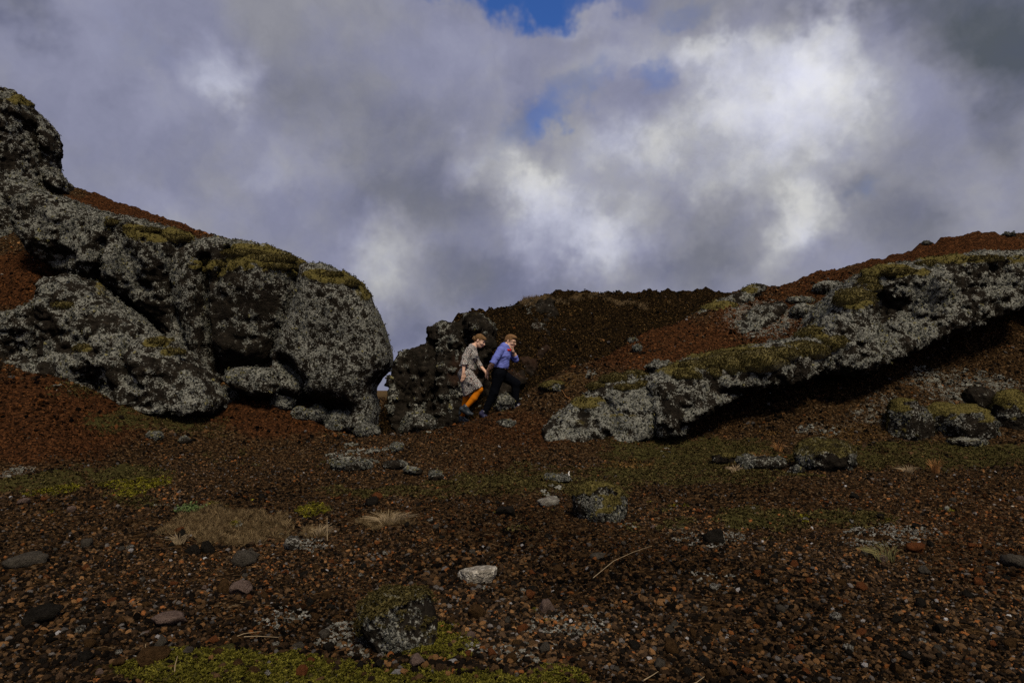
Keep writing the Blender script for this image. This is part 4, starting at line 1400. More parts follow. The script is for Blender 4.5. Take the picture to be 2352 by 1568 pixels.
PALE_SLAB = stone_material('pale_slab', (0.15, 0.135, 0.115), (0.24, 0.215, 0.185))
_n = PALE_SLAB.node_tree
_ns = [q for q in _n.nodes if q.type == 'BSDF_PRINCIPLED'][0]
_old = _ns.inputs['Base Color'].links[0].from_socket
_N = Nodes.__new__(Nodes)
_N.t, _N.n = _n, _n.nodes
_pp = pos(_N)
_N.put(_ns.inputs['Base Color'], _N.mix(_N.smooth(_N.noise(_pp, 26.0, 4.0, 0.6), 0.53, 0.60), _N.ramp(_N.noise(_pp, 60.0, 4.0, 0.7), [(0.3, (0.13, 0.118, 0.10)), (0.7, (0.26, 0.235, 0.20))]), (0.46, 0.43, 0.38)))
pale_slab()
for a in NAMED[1:]:
    loose_stone(*a, tilt=0.15 if a[4] == 'flat pale' else 0.3)


LANDMARKS = [(1094, 1315, 'the flat pale slab'), (908, 1440, 'the half buried grey boulder'), (1383, 1160, 'the moss capped boulder'), (1430, 1305, 'the long fallen stalk'),
             (520, 1210, 'the dry grass patch'), (535, 1365, 'the two brown stones'), (384, 1440, 'the flat brownish grey stone'), (560, 1530, 'the bottom moss'), (2036, 1275, 'the spiky grass tuft'),
             (1860, 1190, 'the right moss strip'), (2340, 1300, 'the grey stone at the right edge'), (80, 1420, 'the broad dark stone at lower left'), (200, 1110, 'the left green moss'),
             (1648, 1230, 'the black pitted stone'), (1250, 1400, 'the pinkish grey stone'), (1600, 1575, 'the short bottom stalk'), (2252, 1350, 'the tan orange stone'), (850, 1160, 'the green strip'),
             (45, 1300, 'the broad bluish grey stone')]


def stone_zone(px, py):
    dd = [((px - x) ** 2 + ((py - y) * 1.6) ** 2, x, y, t) for x, y, t in LANDMARKS]
    _, x, y, t = min(dd)
    if abs(px - x) > 1.3 * abs(py - y):
        near = 'close ' if abs(px - x) < 110 else ''
        return near + ('left of ' if px < x else 'right of ') + t
    return ('in front of ' if py > y else 'behind ') + t


KPROB = ['rust orange'] * 4 + ['charcoal black'] * 6 + ['dull brown'] * 8 + ['ash grey'] * 2 + ['lichen flecked'] * 2 + ['pink grey']
placed = [(a[0], a[1], a[2]) for a in NAMED] + [(1383, 1160, 130), (908, 1440, 180)]
cnt = 0
while cnt < 262:
    py = 1125 + 440 * random.random() ** 0.75
    px = random.uniform(-10, 2365)
    w = random.uniform(12, 20) * (0.75 + 0.8 * (py - 1125) / 440) * (1.35 if random.random() < 0.12 else 1)
    if any(abs(px - q[0]) < (w + q[2]) / 2 and abs(py - q[1]) < (w + q[2]) * 0.35 for q in placed):
        continue
    if 375 < px < 640 and 1175 < py < 1245:
        continue
    placed.append((px, py, w))
    kd = random.choice(KPROB)
    z = stone_zone(px, py)
    big = 'big ' if w > 23 else ('small ' if w < 15 else '')
    loose_stone(px, py, w, w * random.uniform(0.5, 0.8), kd, f'{big}{kd} cinder stone {z}', name='cinder_stone', group=f'{big}{kd} cinder stones {z}')
    cnt += 1

PAL = np.array([(0.008, 0.006, 0.004), (0.018, 0.012, 0.007), (0.046, 0.027, 0.013), (0.098, 0.054, 0.022), (0.175, 0.086, 0.029), (0.215, 0.078, 0.021), (0.105, 0.088, 0.066), (0.30, 0.27, 0.22)])
PAL_P = {'base': [0.27, 0.22, 0.21, 0.16, 0.07, 0.025, 0.05, 0.004], 'red': [0.20, 0.24, 0.22, 0.16, 0.09, 0.06, 0.025, 0.005], 'dark': [0.44, 0.28, 0.15, 0.06, 0.03, 0.008, 0.03, 0.002]}
PAL_RED = np.array([(0.008, 0.005, 0.003), (0.022, 0.011, 0.006), (0.044, 0.020, 0.009), (0.074, 0.031, 0.013), (0.115, 0.044, 0.016), (0.16, 0.060, 0.020), (0.085, 0.065, 0.045), (0.26, 0.22, 0.18)])


def sample_ground(n, rmin, rmax, amax, power, rng):
    """Random ground points, dense near the viewer: density falls with distance to the given power."""
    u = rng.random(n)
    e = 2 - power
    r = (rmin ** e + u * (rmax ** e - rmin ** e)) ** (1 / e) if abs(e) > 1e-6 else rmin * (rmax / rmin) ** u
    a = rng.uniform(-amax, amax, n)
    x, y = np.sin(a) * r, np.cos(a) * r
    return x, y, r


def ground_gravel(name, n, rmin, rmax, power, smin, smax, rng, keep=None, **props):
    x, y, r = sample_ground(n, rmin, rmax, math.radians(46), power, rng)
    z = height_at(x, y)
    P = np.stack([x, y, z], 1)
    px, py = proj(P)
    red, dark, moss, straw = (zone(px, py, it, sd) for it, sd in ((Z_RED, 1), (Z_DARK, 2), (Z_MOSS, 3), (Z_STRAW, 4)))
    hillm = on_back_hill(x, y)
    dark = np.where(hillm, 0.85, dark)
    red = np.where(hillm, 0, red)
    cover = np.maximum(sstep(moss, 0.35, 0.7), sstep(straw, 0.4, 0.75)) * 0.88
    m = (rng.random(n) > cover) & (fbm(P * 6.0 + 3, 2) > -0.42)
    if keep is not None:
        m &= keep(x, y, px, py)
    P, red, dark, r = P[m], red[m], dark[m], r[m]
    k = len(P)
    kind = np.where(rng.random(k) < red, 1, np.where(rng.random(k) < dark, 2, 0))
    idx = np.zeros(k, int)
    for i, nm in enumerate(('base', 'red', 'dark')):
        q = kind == i
        idx[q] = rng.choice(8, size=int(q.sum()), p=np.array(PAL_P[nm]) / sum(PAL_P[nm]))
    tint = np.where((kind == 1)[:, None], PAL_RED[idx] * 1.2, PAL[idx] * np.array([1.2, 1.28, 1.6])) * rng.uniform(0.6, 1.4, (k, 1))
    tint[hillm[m]] *= 0.5  # stones on the back hill darkened too, shade put into their tint
    big = fbm(P * 0.7, 3)[:, None]
    tint = tint * np.clip(1 + 0.95 * big, 0.35, 1.9)
    s = smin * (smax / smin) ** (rng.random(k) ** 2.2) / 2 * (1 + 0.45 * fbm(P * 1.7 + 40, 2))
    scl = s[:, None] * np.stack([rng.uniform(0.8, 1.25, k), rng.uniform(0.8, 1.25, k), rng.uniform(0.5, 0.95, k)], 1)
    P[:, 2] += scl[:, 2] * rng.uniform(0.0, 0.6, k)
    rot = np.stack([rng.normal(0, 0.5, k), rng.normal(0, 0.5, k), rng.uniform(0, 6.28, k)], 1)
    return scatter(name, C_STONE, P, rot, scl, np.clip(tint, 0.004, 0.6), **props)


rg = np.random.default_rng(77)
ground_gravel('gravel', 100000, 2.7, 6.2, 1.2, 0.011, 0.046, rg)
ground_gravel('gravel', 100000, 6.2, 11.8, 1.0, 0.011, 0.042, rg)
ground_gravel('scree', 42000, 11.8, 17.5, 0.5, 0.018, 0.075, rg, keep=lambda x, y, px, py: (px > -120) & (px < 2480))
ground_gravel('hill_rubble', 20000, 15.0, 23.0, 0.3, 0.022, 0.10, rg, keep=lambda x, y, px, py: (px > 860) & (px < 1800))


# ------------------------------------------------------------------ ground cover
def ground_cover(name, coll, n, items, seed, rmin, rmax, power, size, cols, rng, thresh=0.45, tilt=0.35, stretch=1.0, keep=None):
    x, y, r = sample_ground(n, rmin, rmax, math.radians(44), power, rng)
    P = np.stack([x, y, height_at(x, y)], 1)
    px, py = proj(P)
    m_ = zone(px, py, items, seed) + 0.45 * fbm(P * 5.0, 2) + 0.35 * fbm(P * 1.6 + 7, 2)
    m = m_ > thresh
    if keep is not None:
        m &= keep(x, y)
    P, r = P[m], r[m]
    k = len(P)
    a, b = np.array(cols[0]), np.array(cols[1])
    tint = a + (b - a) * rng.random((k, 1)) ** 1.3
    s = rng.uniform(size[0], size[1], k)
    scl = np.stack([s, s, s * stretch], 1)
    rot = np.stack([rng.normal(0, tilt, k), rng.normal(0, tilt, k), rng.uniform(0, 6.28, k)], 1)
    return scatter(name, coll, P, rot, scl, tint)


Z_NEARMOSS = [z for z in Z_MOSS if z[1] > 1450]
Z_MIDMOSS = [z for z in Z_MOSS if z[1] <= 1450]
ground_cover('moss', C_SPRIG, 90000, Z_NEARMOSS, 3, 2.7, 4.6, 1.0, (0.010, 0.020), ((0.045, 0.045, 0.008), (0.29, 0.26, 0.045)), rg)
ground_cover('moss', C_SPRIG, 110000, Z_MIDMOSS, 3, 6.0, 14.6, 0.6, (0.016, 0.036), ((0.032, 0.027, 0.010), (0.195, 0.158, 0.060)), rg, thresh=0.42)
ground_cover('moss', C_SPRIG, 90000, [(300, 1100, 120, 42, 1.0), (90, 1110, 140, 28, 0.9), (730, 1170, 60, 14, 0.7)], 3, 7.2, 10.0, 0.6, (0.016, 0.034), ((0.08, 0.078, 0.010), (0.42, 0.37, 0.045)), rg)
ground_cover('dry_grass', C_GRASS, 62000, Z_STRAW[:3], 4, 5.6, 8.6, 0.6, (0.016, 0.075), ((0.06, 0.038, 0.018), (0.36, 0.26, 0.14)), rg, tilt=0.8, thresh=0.62)
ground_cover('dry_grass', C_GRASS, 40000, [z for z in Z_STRAW[3:] if z[1] < 720], 4, 18.0, 23.0, 0.3, (0.07, 0.16), ((0.08, 0.055, 0.030), (0.25, 0.18, 0.10)), rg, tilt=0.5, thresh=0.5)
ground_cover('dwarf_shrubs', C_SPRIG, 60000, [(1990, 995, 130, 30, 0.8), (1290, 880, 60, 22, 0.8), (1780, 1000, 60, 14, 0.6), (1440, 1065, 80, 16, 0.5), (1870, 740, 60, 24, 0.5)], 4, 9.8, 15.0, 0.4, (0.02, 0.045), ((0.10, 0.055, 0.018), (0.32, 0.19, 0.07)), rg, thresh=0.5)
ground_cover('lichen', C_TUFT, 60000, [(1310, 1440, 130, 40, 0.75), (800, 1470, 90, 60, 0.7), (1620, 1235, 110, 26, 0.9), (690, 1248, 60, 20, 0.9), (1180, 1500, 180, 50, 0.6), (640, 1420, 120, 40, 0.6), (1290, 1330, 120, 40, 0.6), (1830, 1390, 60, 20, 0.8), (1700, 1330, 200, 40, 0.5), (1080, 1360, 90, 24, 0.6), (2050, 1230, 200, 40, 0.5), (480, 1380, 160, 40, 0.5)],
             6, 3.2, 8.4, 1.0, (0.007, 0.020), ((0.10, 0.10, 0.085), (0.42, 0.41, 0.37)), rg, thresh=0.62, tilt=0.5)
ground_cover('lichen', C_TUFT, 40000, Z_LICH, 5, 7.0, 16.5, 0.6, (0.016, 0.055), ((0.09, 0.09, 0.075), (0.34, 0.34, 0.30)), rg, thresh=0.50, tilt=0.3)


# ------------------------------------------------------------------ people: bodies as one smooth surface grown from tapered limbs
PX_M = 6.03 * 2500 / 36 * 24 / 12.3     # measuring units per metre at the couple's distance
PY0 = 12.3


def W(cx, cy, dy=0.0):
    p = at((1080 + cx / 6.03) * 0.9408, (790 + cy / 6.03) * 0.9408, PY0)
    return p + np.array([0, dy, 0])


class Body:
    """Signed distance of many tapered limbs, merged smoothly."""
    def __init__(self, k=0.02):
        self.p = []
        self.k = k
        self.cuts = []

    def limb(self, a, b, ra, rb, sq=1.0, k=None):
        self.p.append((np.asarray(a, float), np.asarray(b, float), ra, rb, sq, self.k if k is None else k))

    def ball(self, c, rad, axes=None, k=None):
        """Ellipsoid with own axes (rows)."""
        self.p.append((np.asarray(c, float), np.asarray(rad, float), np.eye(3) if axes is None else np.asarray(axes), self.k if k is None else k))

    def mesh(self, h, noise=None):
        lo, hi = np.full(3, 1e9), np.full(3, -1e9)
        boxes = []
        for q in self.p:
            if len(q) == 6:
                a, b, ra, rb, sq, k = q
                m = max(ra, rb)
                e = np.array([m, m * sq, m]) + 0.05
                l, u = np.minimum(a, b) - e, np.maximum(a, b) + e
            else:
                c, rad, ax, k = q
                e = np.full(3, max(rad)) + 0.05
                l, u = c - e, c + e
            boxes.append((l, u))
            lo, hi = np.minimum(lo, l), np.maximum(hi, u)
        n = np.ceil((hi - lo) / h).astype(int) + 2
        F = np.full(n, 0.3, np.float32)
        for q, (l, u) in zip(self.p, boxes):
            i0 = np.maximum(((l - lo) / h).astype(int), 0)
            i1 = np.minimum(((u - lo) / h).astype(int) + 2, n)
            ax_ = [lo[d] + h * np.arange(i0[d], i1[d]) for d in range(3)]
            Xg, Yg, Zg = np.meshgrid(*ax_, indexing='ij')
            if len(q) == 6:
                a, b, ra, rb, sq, k = q
                Pg = np.stack([Xg - a[0], (Yg - a[1]) / sq, Zg - a[2]], -1)
                ba = (b - a) / np.array([1, sq, 1])
                t = np.clip((Pg @ ba) / max(ba @ ba, 1e-9), 0, 1)
                d = np.sqrt(((Pg - t[..., None] * ba) ** 2).sum(-1)) - (ra + (rb - ra) * t)
            else:
                c, rad, axm, k = q
                Pg = (np.stack([Xg - c[0], Yg - c[1], Zg - c[2]], -1) @ axm.T) / rad
                ln = np.sqrt((Pg ** 2).sum(-1))
                d = (ln - 1) * min(rad) * 0.5 + (ln - 1) * np.mean(rad) * 0.5
            sl = tuple(slice(i0[d_], i1[d_]) for d_ in range(3))
            f = F[sl]
            hh = np.clip(0.5 + 0.5 * (f - d) / k, 0, 1)
            F[sl] = f * (1 - hh) + d * hh - k * hh * (1 - hh)
        if self.cuts or noise:
            Xg, Yg, Zg = np.meshgrid(*[lo[d] + h * np.arange(n[d]) for d in range(3)], indexing='ij')
            for (c, nrm) in self.cuts:
                F = np.maximum(F, ((Xg - c[0]) * nrm[0] + (Yg - c[1]) * nrm[1] + (Zg - c[2]) * nrm[2]).astype(np.float32))
            if noise:
                near = np.abs(F) < 0.05
                P = np.stack([Xg[near], Yg[near], Zg[near]], 1)
                F[near] += noise(P).astype(np.float32)
        F[0], F[-1], F[:, 0], F[:, -1], F[:, :, 0], F[:, :, -1] = .3, .3, .3, .3, .3, .3
        return surface_nets(F, lo, h)

    def build(self, name, mat, parent=None, h=0.008, noise=None, **props):
        V, Q = self.mesh(h, noise)
        me = mesh_from(name, V, Q)
        return link(name, me, mat, parent, **props)


def cloth_material(name, col, fold=0.5, scale=14.0, rough=0.9):
    m, N, b = new_mat(name)
    P = pos(N)
    n = N.noise(P, scale, 3.0, 0.6)
    f = N.noise(P, 260.0, 2.0, 0.5)
    k = N.math('MULTIPLY_ADD', N.math('SUBTRACT', f, 0.5), 0.5, 1.0)
    g_ = N.new('ShaderNodeCombineColor')
    for i in range(3):
        N.put(g_.inputs[i], k)
    N.put(b.inputs['Base Color'], N.mix(1.0, col, g_.outputs[0], 'MULTIPLY'))
    b.inputs['Roughness'].default_value = rough
    bump(N, b, n, fold, 0.02)
    return m


def print_material():
    """Black cloth with a dense print of small white and pink petals."""
    m, N, b = new_mat('petal_print')
    P = pos(N)
    v = N.new('ShaderNodeTexVoronoi')
    N.put(v.inputs['Vector'], P)
    v.inputs['Scale'].default_value = 88.0
    dot = N.smooth(v.outputs['Distance'], 0.54, 0.42)
    s_ = N.new('ShaderNodeSeparateColor')
    N.put(s_.inputs[0], v.outputs['Color'])
    ink = N.ramp(s_.outputs[0], [(0.0, (0.62, 0.60, 0.58)), (0.84, (0.56, 0.54, 0.52)), (0.92, (0.45, 0.22, 0.19)), (1.0, (0.40, 0.22, 0.20))])
    N.put(b.inputs['Base Color'], N.mix(dot, (0.010, 0.010, 0.013), ink))
    return m


def skin_material():
    m, N, b = new_mat('skin')
    n = N.noise(pos(N), 30.0, 3.0, 0.6)
    N.put(b.inputs['Base Color'], N.ramp(n, [(0.35, (0.56, 0.335, 0.235)), (0.65, (0.66, 0.42, 0.31))]))
    b.inputs['Roughness'].default_value = 0.6
    b.inputs['Specular IOR Level'].default_value = 0.3
    b.inputs['Subsurface Weight'].default_value = 0.0
    return m


def hair_material(name, c0, c1):
    m, N, b = new_mat(name)
    mp = N.new('ShaderNodeMapping')
    mp.inputs['Scale'].default_value = (1, 1, 1)
    mp.inputs['Rotation'].default_value = (0, 0.5, 0)
    N.put(mp.inputs['Vector'], pos(N))
    st = N.new('ShaderNodeMapping')
    st.inputs['Scale'].default_value = (18, 70, 110)
    N.put(st.inputs['Vector'], mp.outputs[0])
    n = N.noise(st.outputs[0], 1.0, 3.0, 0.6)
    N.put(b.inputs['Base Color'], N.ramp(n, [(0.3, c0), (0.7, c1)]))
    b.inputs['Roughness'].default_value = 0.55
    bump(N, b, n, 0.5, 0.01)
    return m


M_SKIN = skin_material()
M_PRINT = print_material()
M_TIGHTS = cloth_material('orange_tights', (0.52, 0.155, 0.008), 0.2)
M_SHIRT = cloth_material('blue_shirt', (0.135, 0.165, 0.50), 0.7, 11.0)
M_TROUSER = cloth_material('navy_trousers', (0.0035, 0.004, 0.006), 0.6)
M_LEATHER = plain_material('dark_leather', (0.014, 0.020, 0.026), 0.42, 0.3, 30.0, 0.5)
M_NAVYSHOE = plain_material('navy_leather', (0.022, 0.022, 0.055), 0.35, 0.3, 30.0, 0.5)
M_HAIR_A = hair_material('brown_hair', (0.055, 0.030, 0.014), (0.21, 0.125, 0.060))
M_HAIR_B = hair_material('light_brown_hair', (0.070, 0.036, 0.018), (0.27, 0.155, 0.075))
M_EYE = plain_material('dark_eye', (0.012, 0.010, 0.009), 0.3)
M_BROW = plain_material('brow_hair', (0.070, 0.038, 0.018), 0.7)
M_LIP = plain_material('lips', (0.42, 0.12, 0.10), 0.5)
M_RED = cloth_material('red_cloth', (0.55, 0.030, 0.016), 0.2)
M_BLACK = plain_material('black_band', (0.010, 0.010, 0.011), 0.5)


def head_frame(pitch, yaw, roll=0.0):
    """Rows: forward, left, up for a head that looks along +x, nods down by pitch and turns towards the viewer by yaw."""
    f = np.array([math.cos(pitch) * math.cos(yaw), -math.cos(pitch) * math.sin(yaw), -math.sin(pitch)])
    l = np.array([math.sin(yaw), math.cos(yaw), 0.0])
    u = np.cross(f, l)
    return np.array([f, l, u])


def add_head(B, c, A):
    def q(f, l, u):
        return c + f * A[0] + l * A[1] + u * A[2]
    B.ball(q(-0.012, 0, 0.030), (0.093, 0.074, 0.084), A, 0.01)
    B.ball(q(0.028, 0, -0.035), (0.066, 0.058, 0.072), A, 0.03)
    B.ball(q(0.058, 0, -0.088), (0.030, 0.030, 0.024), A, 0.025)
    B.limb(q(-0.01, 0.046, -0.065), q(0.05, 0.02, -0.092), 0.020, 0.016, k=0.025)
    B.limb(q(-0.01, -0.046, -0.065), q(0.05, -0.02, -0.092), 0.020, 0.016, k=0.025)
    B.ball(q(0.072, 0, 0.022), (0.018, 0.050, 0.016), A, 0.018)
    B.limb(q(0.088, 0, 0.008), q(0.110, 0, -0.030), 0.008, 0.012, k=0.010)
    B.ball(q(0.098, 0.011, -0.034), (0.010, 0.008, 0.008), A, 0.006)
    B.ball(q(0.098, -0.011, -0.034), (0.010, 0.008, 0.008), A, 0.006)
    B.ball(q(0.088, 0, -0.060), (0.012, 0.020, 0.010), A, 0.010)
    for s in (-1, 1):
        B.ball(q(0.058, 0.040 * s, -0.030), (0.026, 0.022, 0.022), A, 0.02)
        B.ball(q(-0.020, 0.074 * s, -0.012), (0.018, 0.009, 0.031), A, 0.006)
    return q


def hand(B, wrist, tip, across, spread=0.016, curl=None, thumb=None, r=0.0098):
    """Palm, four unequal fingers bent at the knuckle and a thumb from the palm's side."""
    d = tip - wrist
    L = np.linalg.norm(d)
    d = d / L
    ac = across / np.linalg.norm(across)
    curl = np.zeros(3) if curl is None else curl
    palm = wrist + d * 0.045
    for i in (-1.5, -0.5, 0.5, 1.5):
        B.limb(wrist + d * 0.01 + ac * i * spread * 0.5, wrist + d * 0.085 + ac * i * spread, 0.016, 0.0125, k=0.010)
    for i, ln in zip((-1.5, -0.5, 0.5, 1.5), (0.060, 0.074, 0.070, 0.052)):
        k0 = wrist + d * 0.088 + ac * i * spread * 1.05
        k1 = k0 + (d + 0.5 * curl) / np.linalg.norm(d + 0.5 * curl) * ln * 0.5
        k2 = k1 + (d + 1.6 * curl) / np.linalg.norm(d + 1.6 * curl) * ln * 0.5
        B.limb(k0, k1, r, r * 0.95, k=0.003)
        B.limb(k1, k2, r * 0.95, r * 0.8, k=0.003)
    th = ac if thumb is None else thumb
    th = th / np.linalg.norm(th)
    b0 = wrist + d * 0.030 + th * 0.020
    b1 = b0 + (th * 0.7 + d * 0.8) * 0.032
    B.limb(b0, b1, 0.013, 0.011, k=0.008)
    B.limb(b1, b1 + (d + 0.2 * th) * 0.026, 0.0105, 0.009, k=0.004)


def torus(c, axis, R, r, n=20, m=6, arc=2 * math.pi):
    ax = axis / np.linalg.norm(axis)
    u = np.cross(ax, [0.3, 0.2, 0.9])
    u /= np.linalg.norm(u)
    v = np.cross(ax, u)
    V, Q = [], []
    for i in range(n):
        a = arc * i / n
        d = math.cos(a) * u + math.sin(a) * v
        for j in range(m):
            b_ = 2 * math.pi * j / m
            V.append(c + d * (R + r * math.cos(b_)) + ax * r * math.sin(b_))
    for i in range(n):
        for j in range(m):
            Q.append((i * m + j, ((i + 1) % n) * m + j, ((i + 1) % n) * m + (j + 1) % m, i * m + (j + 1) % m))
    return np.array(V), np.array(Q)


def face_parts(q, A, root, smile=0.0):
    for s in (-1, 1):
        e = Body(0.002)
        e.ball(q(0.080, 0.031 * s, 0.000), (0.008, 0.015, 0.0065), A)
        e.build('eye', M_EYE, root, 0.003)
        e = Body(0.004)
        e.limb(q(0.090, 0.018 * s, 0.020), q(0.080, 0.046 * s, 0.022), 0.0045, 0.003)
        e.build('eyebrow', M_BROW, root, 0.003)
    e = Body(0.004)
    e.limb(q(0.099, 0.0, -0.063), q(0.088, 0.022, -0.062 + smile), 0.0060, 0.004)
    e.limb(q(0.099, 0.0, -0.063), q(0.088, -0.022, -0.062 + smile), 0.0060, 0.004)
    e.build('lips', M_LIP, root, 0.003)


def crease(scale, amp, seed):
    def fn(P):
        q = P * np.array([1.0, 1.0, 1.0]) * scale + seed
        return amp * fbm(q, 2, ridged=True)
    return fn


def make_woman():
    B = Body(0.022)
    hc = W(552, 250, 0.0)
    A = head_frame(math.radians(27), math.radians(10))
    # trunk
    B.limb(W(447, 348), W(425, 460), 0.072, 0.100, 1.40, 0.03)
    B.limb(W(425, 460), W(392, 600), 0.098, 0.082, 1.30, 0.03)
    B.limb(W(392, 600), W(345, 725), 0.084, 0.118, 1.35, 0.03)
    B.limb(W(455, 350), W(512, 290), 0.052, 0.046, 1.0, 0.02)
    q = add_head(B, hc, A)
    # near arm hangs, far arm reaches forward to the man's hand
    nwrist = W(324, 728, -0.255)
    B.limb(W(398, 392, -0.145), W(332, 565, -0.225), 0.048, 0.038)
    B.limb(W(332, 565, -0.225), nwrist, 0.037, 0.025)
    hand(B, nwrist, W(316, 850, -0.240), np.array([0.85, 0.35, 0.0]), curl=np.array([-0.35, 0.05, -0.1]), thumb=np.array([0.9, 0.5, 0.0]))
    fw = W(628, 700, 0.015)
    B.limb(W(436, 392, 0.145), W(535, 600, 0.170), 0.046, 0.036)
    B.limb(W(535, 600, 0.170), fw, 0.035, 0.024)
    hand(B, fw, W(680, 790, -0.01), np.array([0.15, 0.9, 0.15]), curl=np.array([-0.25, 0.15, -0.55]), thumb=np.array([0.6, -0.6, 0.4]))
    # legs: the near one lifted with the toe down, the far one standing
    B.limb(W(352, 745, -0.085), W(548, 968, -0.085), 0.088, 0.058, k=0.03)
    B.limb(W(548, 968, -0.085), W(470, 1090, -0.08), 0.056, 0.054)
    B.limb(W(470, 1090, -0.08), W(355, 1215, -0.075), 0.054, 0.036)
    B.limb(W(355, 1215, -0.075), W(395, 1300, -0.075), 0.032, 0.024)
    B.limb(W(340, 745, 0.085), W(358, 1040, 0.075), 0.088, 0.056, k=0.03)
    B.limb(W(358, 1040, 0.075), W(335, 1170, 0.072), 0.054, 0.052)
    B.limb(W(335, 1170, 0.072), W(283, 1375, 0.070), 0.051, 0.034)
    B.limb(W(283, 1375, 0.070), W(320, 1425, 0.070), 0.032, 0.024)
    root = B.build('person', M_SKIN, None, 0.0075, label='woman in a black and white print dress and orange tights holding a hand', category='person', group='walking couple')
    face_parts(q, A, root, 0.006)
    # hair: cap with fringe, low bun
    H = Body(0.015)
    H.ball(q(-0.020, 0, 0.034), (0.096, 0.079, 0.088), A)
    H.ball(q(0.055, 0, 0.060), (0.050, 0.066, 0.042), A, 0.02)
    H.limb(q(0.080, 0.03, 0.045), q(0.088, 0.03, 0.022), 0.020, 0.010)
    H.limb(q(0.080, -0.03, 0.045), q(0.088, -0.03, 0.022), 0.020, 0.010)
    H.cuts = [(q(0.05, 0, 0.022), (A[0] * 0.5 - A[2] * 0.866))]
    H2 = Body(0.015)
    H.build('hair', M_HAIR_A, root, 0.006, crease(40, 0.0018, 3))
    H2.ball(q(-0.075, 0, -0.012), (0.042, 0.060, 0.050), A)
    H2.ball(q(-0.115, 0.0, 0.002), (0.032, 0.036, 0.034), A, 0.012)
    H2.ball(q(-0.128, -0.012, -0.022), (0.020, 0.022, 0.022), A, 0.01)
    H2.build('hair_bun', M_HAIR_A, root, 0.006, crease(90, 0.005, 5))
    # blouse with flared peplum
    T = Body(0.03)
    T.limb(W(445, 352), W(424, 460), 0.082, 0.114, 1.42)
    T.limb(W(424, 460), W(392, 590), 0.112, 0.098, 1.30)
    T.ball(W(470, 480, 0), (0.060, 0.12, 0.07), None, 0.05)
    T.limb(W(390, 575), W(356, 684), 0.098, 0.182, 1.05, 0.02)
    T.cuts = [(W(368, 655), np.array([-0.26, 0, -0.965])), (W(470, 322), np.array([0.62, 0, 0.78]))]
    T.build('blouse', M_PRINT, root, 0.009, crease(16, 0.005, 9))
    for nm, a, m_, b, c in (('sleeve', (400, 390, -0.14), (352, 500, -0.195), (330, 640, -0.230), (330, 610, -0.2)),):
        S = Body(0.02)
        S.limb(W(*a), W(*m_), 0.064, 0.062)
        S.limb(W(*m_), W(*b), 0.060, 0.076)
        S.cuts = [(W(*c), np.array([0.0, 0, -1.0]))]
        S.build('sleeve', M_PRINT, root, 0.008, crease(18, 0.005, 4))
    S = Body(0.02)
    S.limb(W(436, 392, 0.14), W(520, 575, 0.172), 0.060, 0.052)
    S.limb(W(520, 575, 0.172), W(600, 690, 0.06), 0.052, 0.050)
    cdir = W(628, 700, 0.015) - W(535, 600, 0.17)
    S.cuts = [(W(568, 652, 0.11), cdir / np.linalg.norm(cdir))]
    S.build('sleeve', M_PRINT, root, 0.008, crease(18, 0.005, 6))
    # pencil skirt
    K = Body(0.04)
    K.limb(W(375, 620), W(345, 735), 0.095, 0.128, 1.25)
    K.ball(W(318, 745), (0.098, 0.165, 0.105), None, 0.04)
    K.limb(W(352, 745), W(520, 938), 0.122, 0.085, 1.75)
    K.limb(W(352, 745, -0.06), W(540, 945, -0.075), 0.120, 0.080, 1.2)
    K.limb(W(335, 760), W(365, 1060), 0.112, 0.072, 1.9)
    K.limb(W(430, 880), W(440, 1010), 0.105, 0.085, 1.9)
    K.limb(W(500, 900, -0.03), W(520, 960, -0.05), 0.085, 0.075, 1.5)
    hd = np.array([0.50, 0, -0.866])
    K.cuts = [(W(440, 1010), hd)]
    K.build('skirt', M_PRINT, root, 0.009, crease(9, 0.006, 2))
    L = Body(0.02)
    L.limb(W(500, 920, -0.085), W(548, 968, -0.085), 0.068, 0.063)
    L.limb(W(548, 968, -0.085), W(470, 1090, -0.08), 0.062, 0.060)
    L.limb(W(470, 1090, -0.08), W(350, 1225, -0.075), 0.060, 0.041)
    L.limb(W(356, 1000, 0.075), W(335, 1170, 0.072), 0.062, 0.058)
    L.limb(W(335, 1170, 0.072), W(280, 1390, 0.070), 0.057, 0.039)
    L.build('tights', M_TIGHTS, root, 0.008)
    for heel, ball_, toe, ank, dy in (((290, 1258), (385, 1318), (440, 1330), (345, 1225), -0.075), ((272, 1425), (330, 1440), (372, 1436), (280, 1392), 0.07)):
        S = Body(0.016)
        S.limb(W(*ank, dy), W(*heel, dy), 0.052, 0.044)
        S.limb(W(*heel, dy), W(*ball_, dy), 0.048, 0.046, 1.1)
        S.limb(W(*ball_, dy), W(*toe, dy), 0.046, 0.030, 1.3)
        S.limb(W(*ank, dy), W(*ball_, dy), 0.052, 0.044, 1.1)
        o = S.build('boot', M_LEATHER, root, 0.007)
        S = Body(0.008)
        hx, hy = heel
        if dy < 0:
            S.limb(W(hx - 14, hy + 10, dy), W(hx - 30, hy + 62, dy), 0.034, 0.026)
        else:
            S.limb(W(hx - 6, hy + 10, dy), W(hx - 8, hy + 40, dy), 0.036, 0.030)
        S.build('heel', M_LEATHER, o, 0.006)
    return root


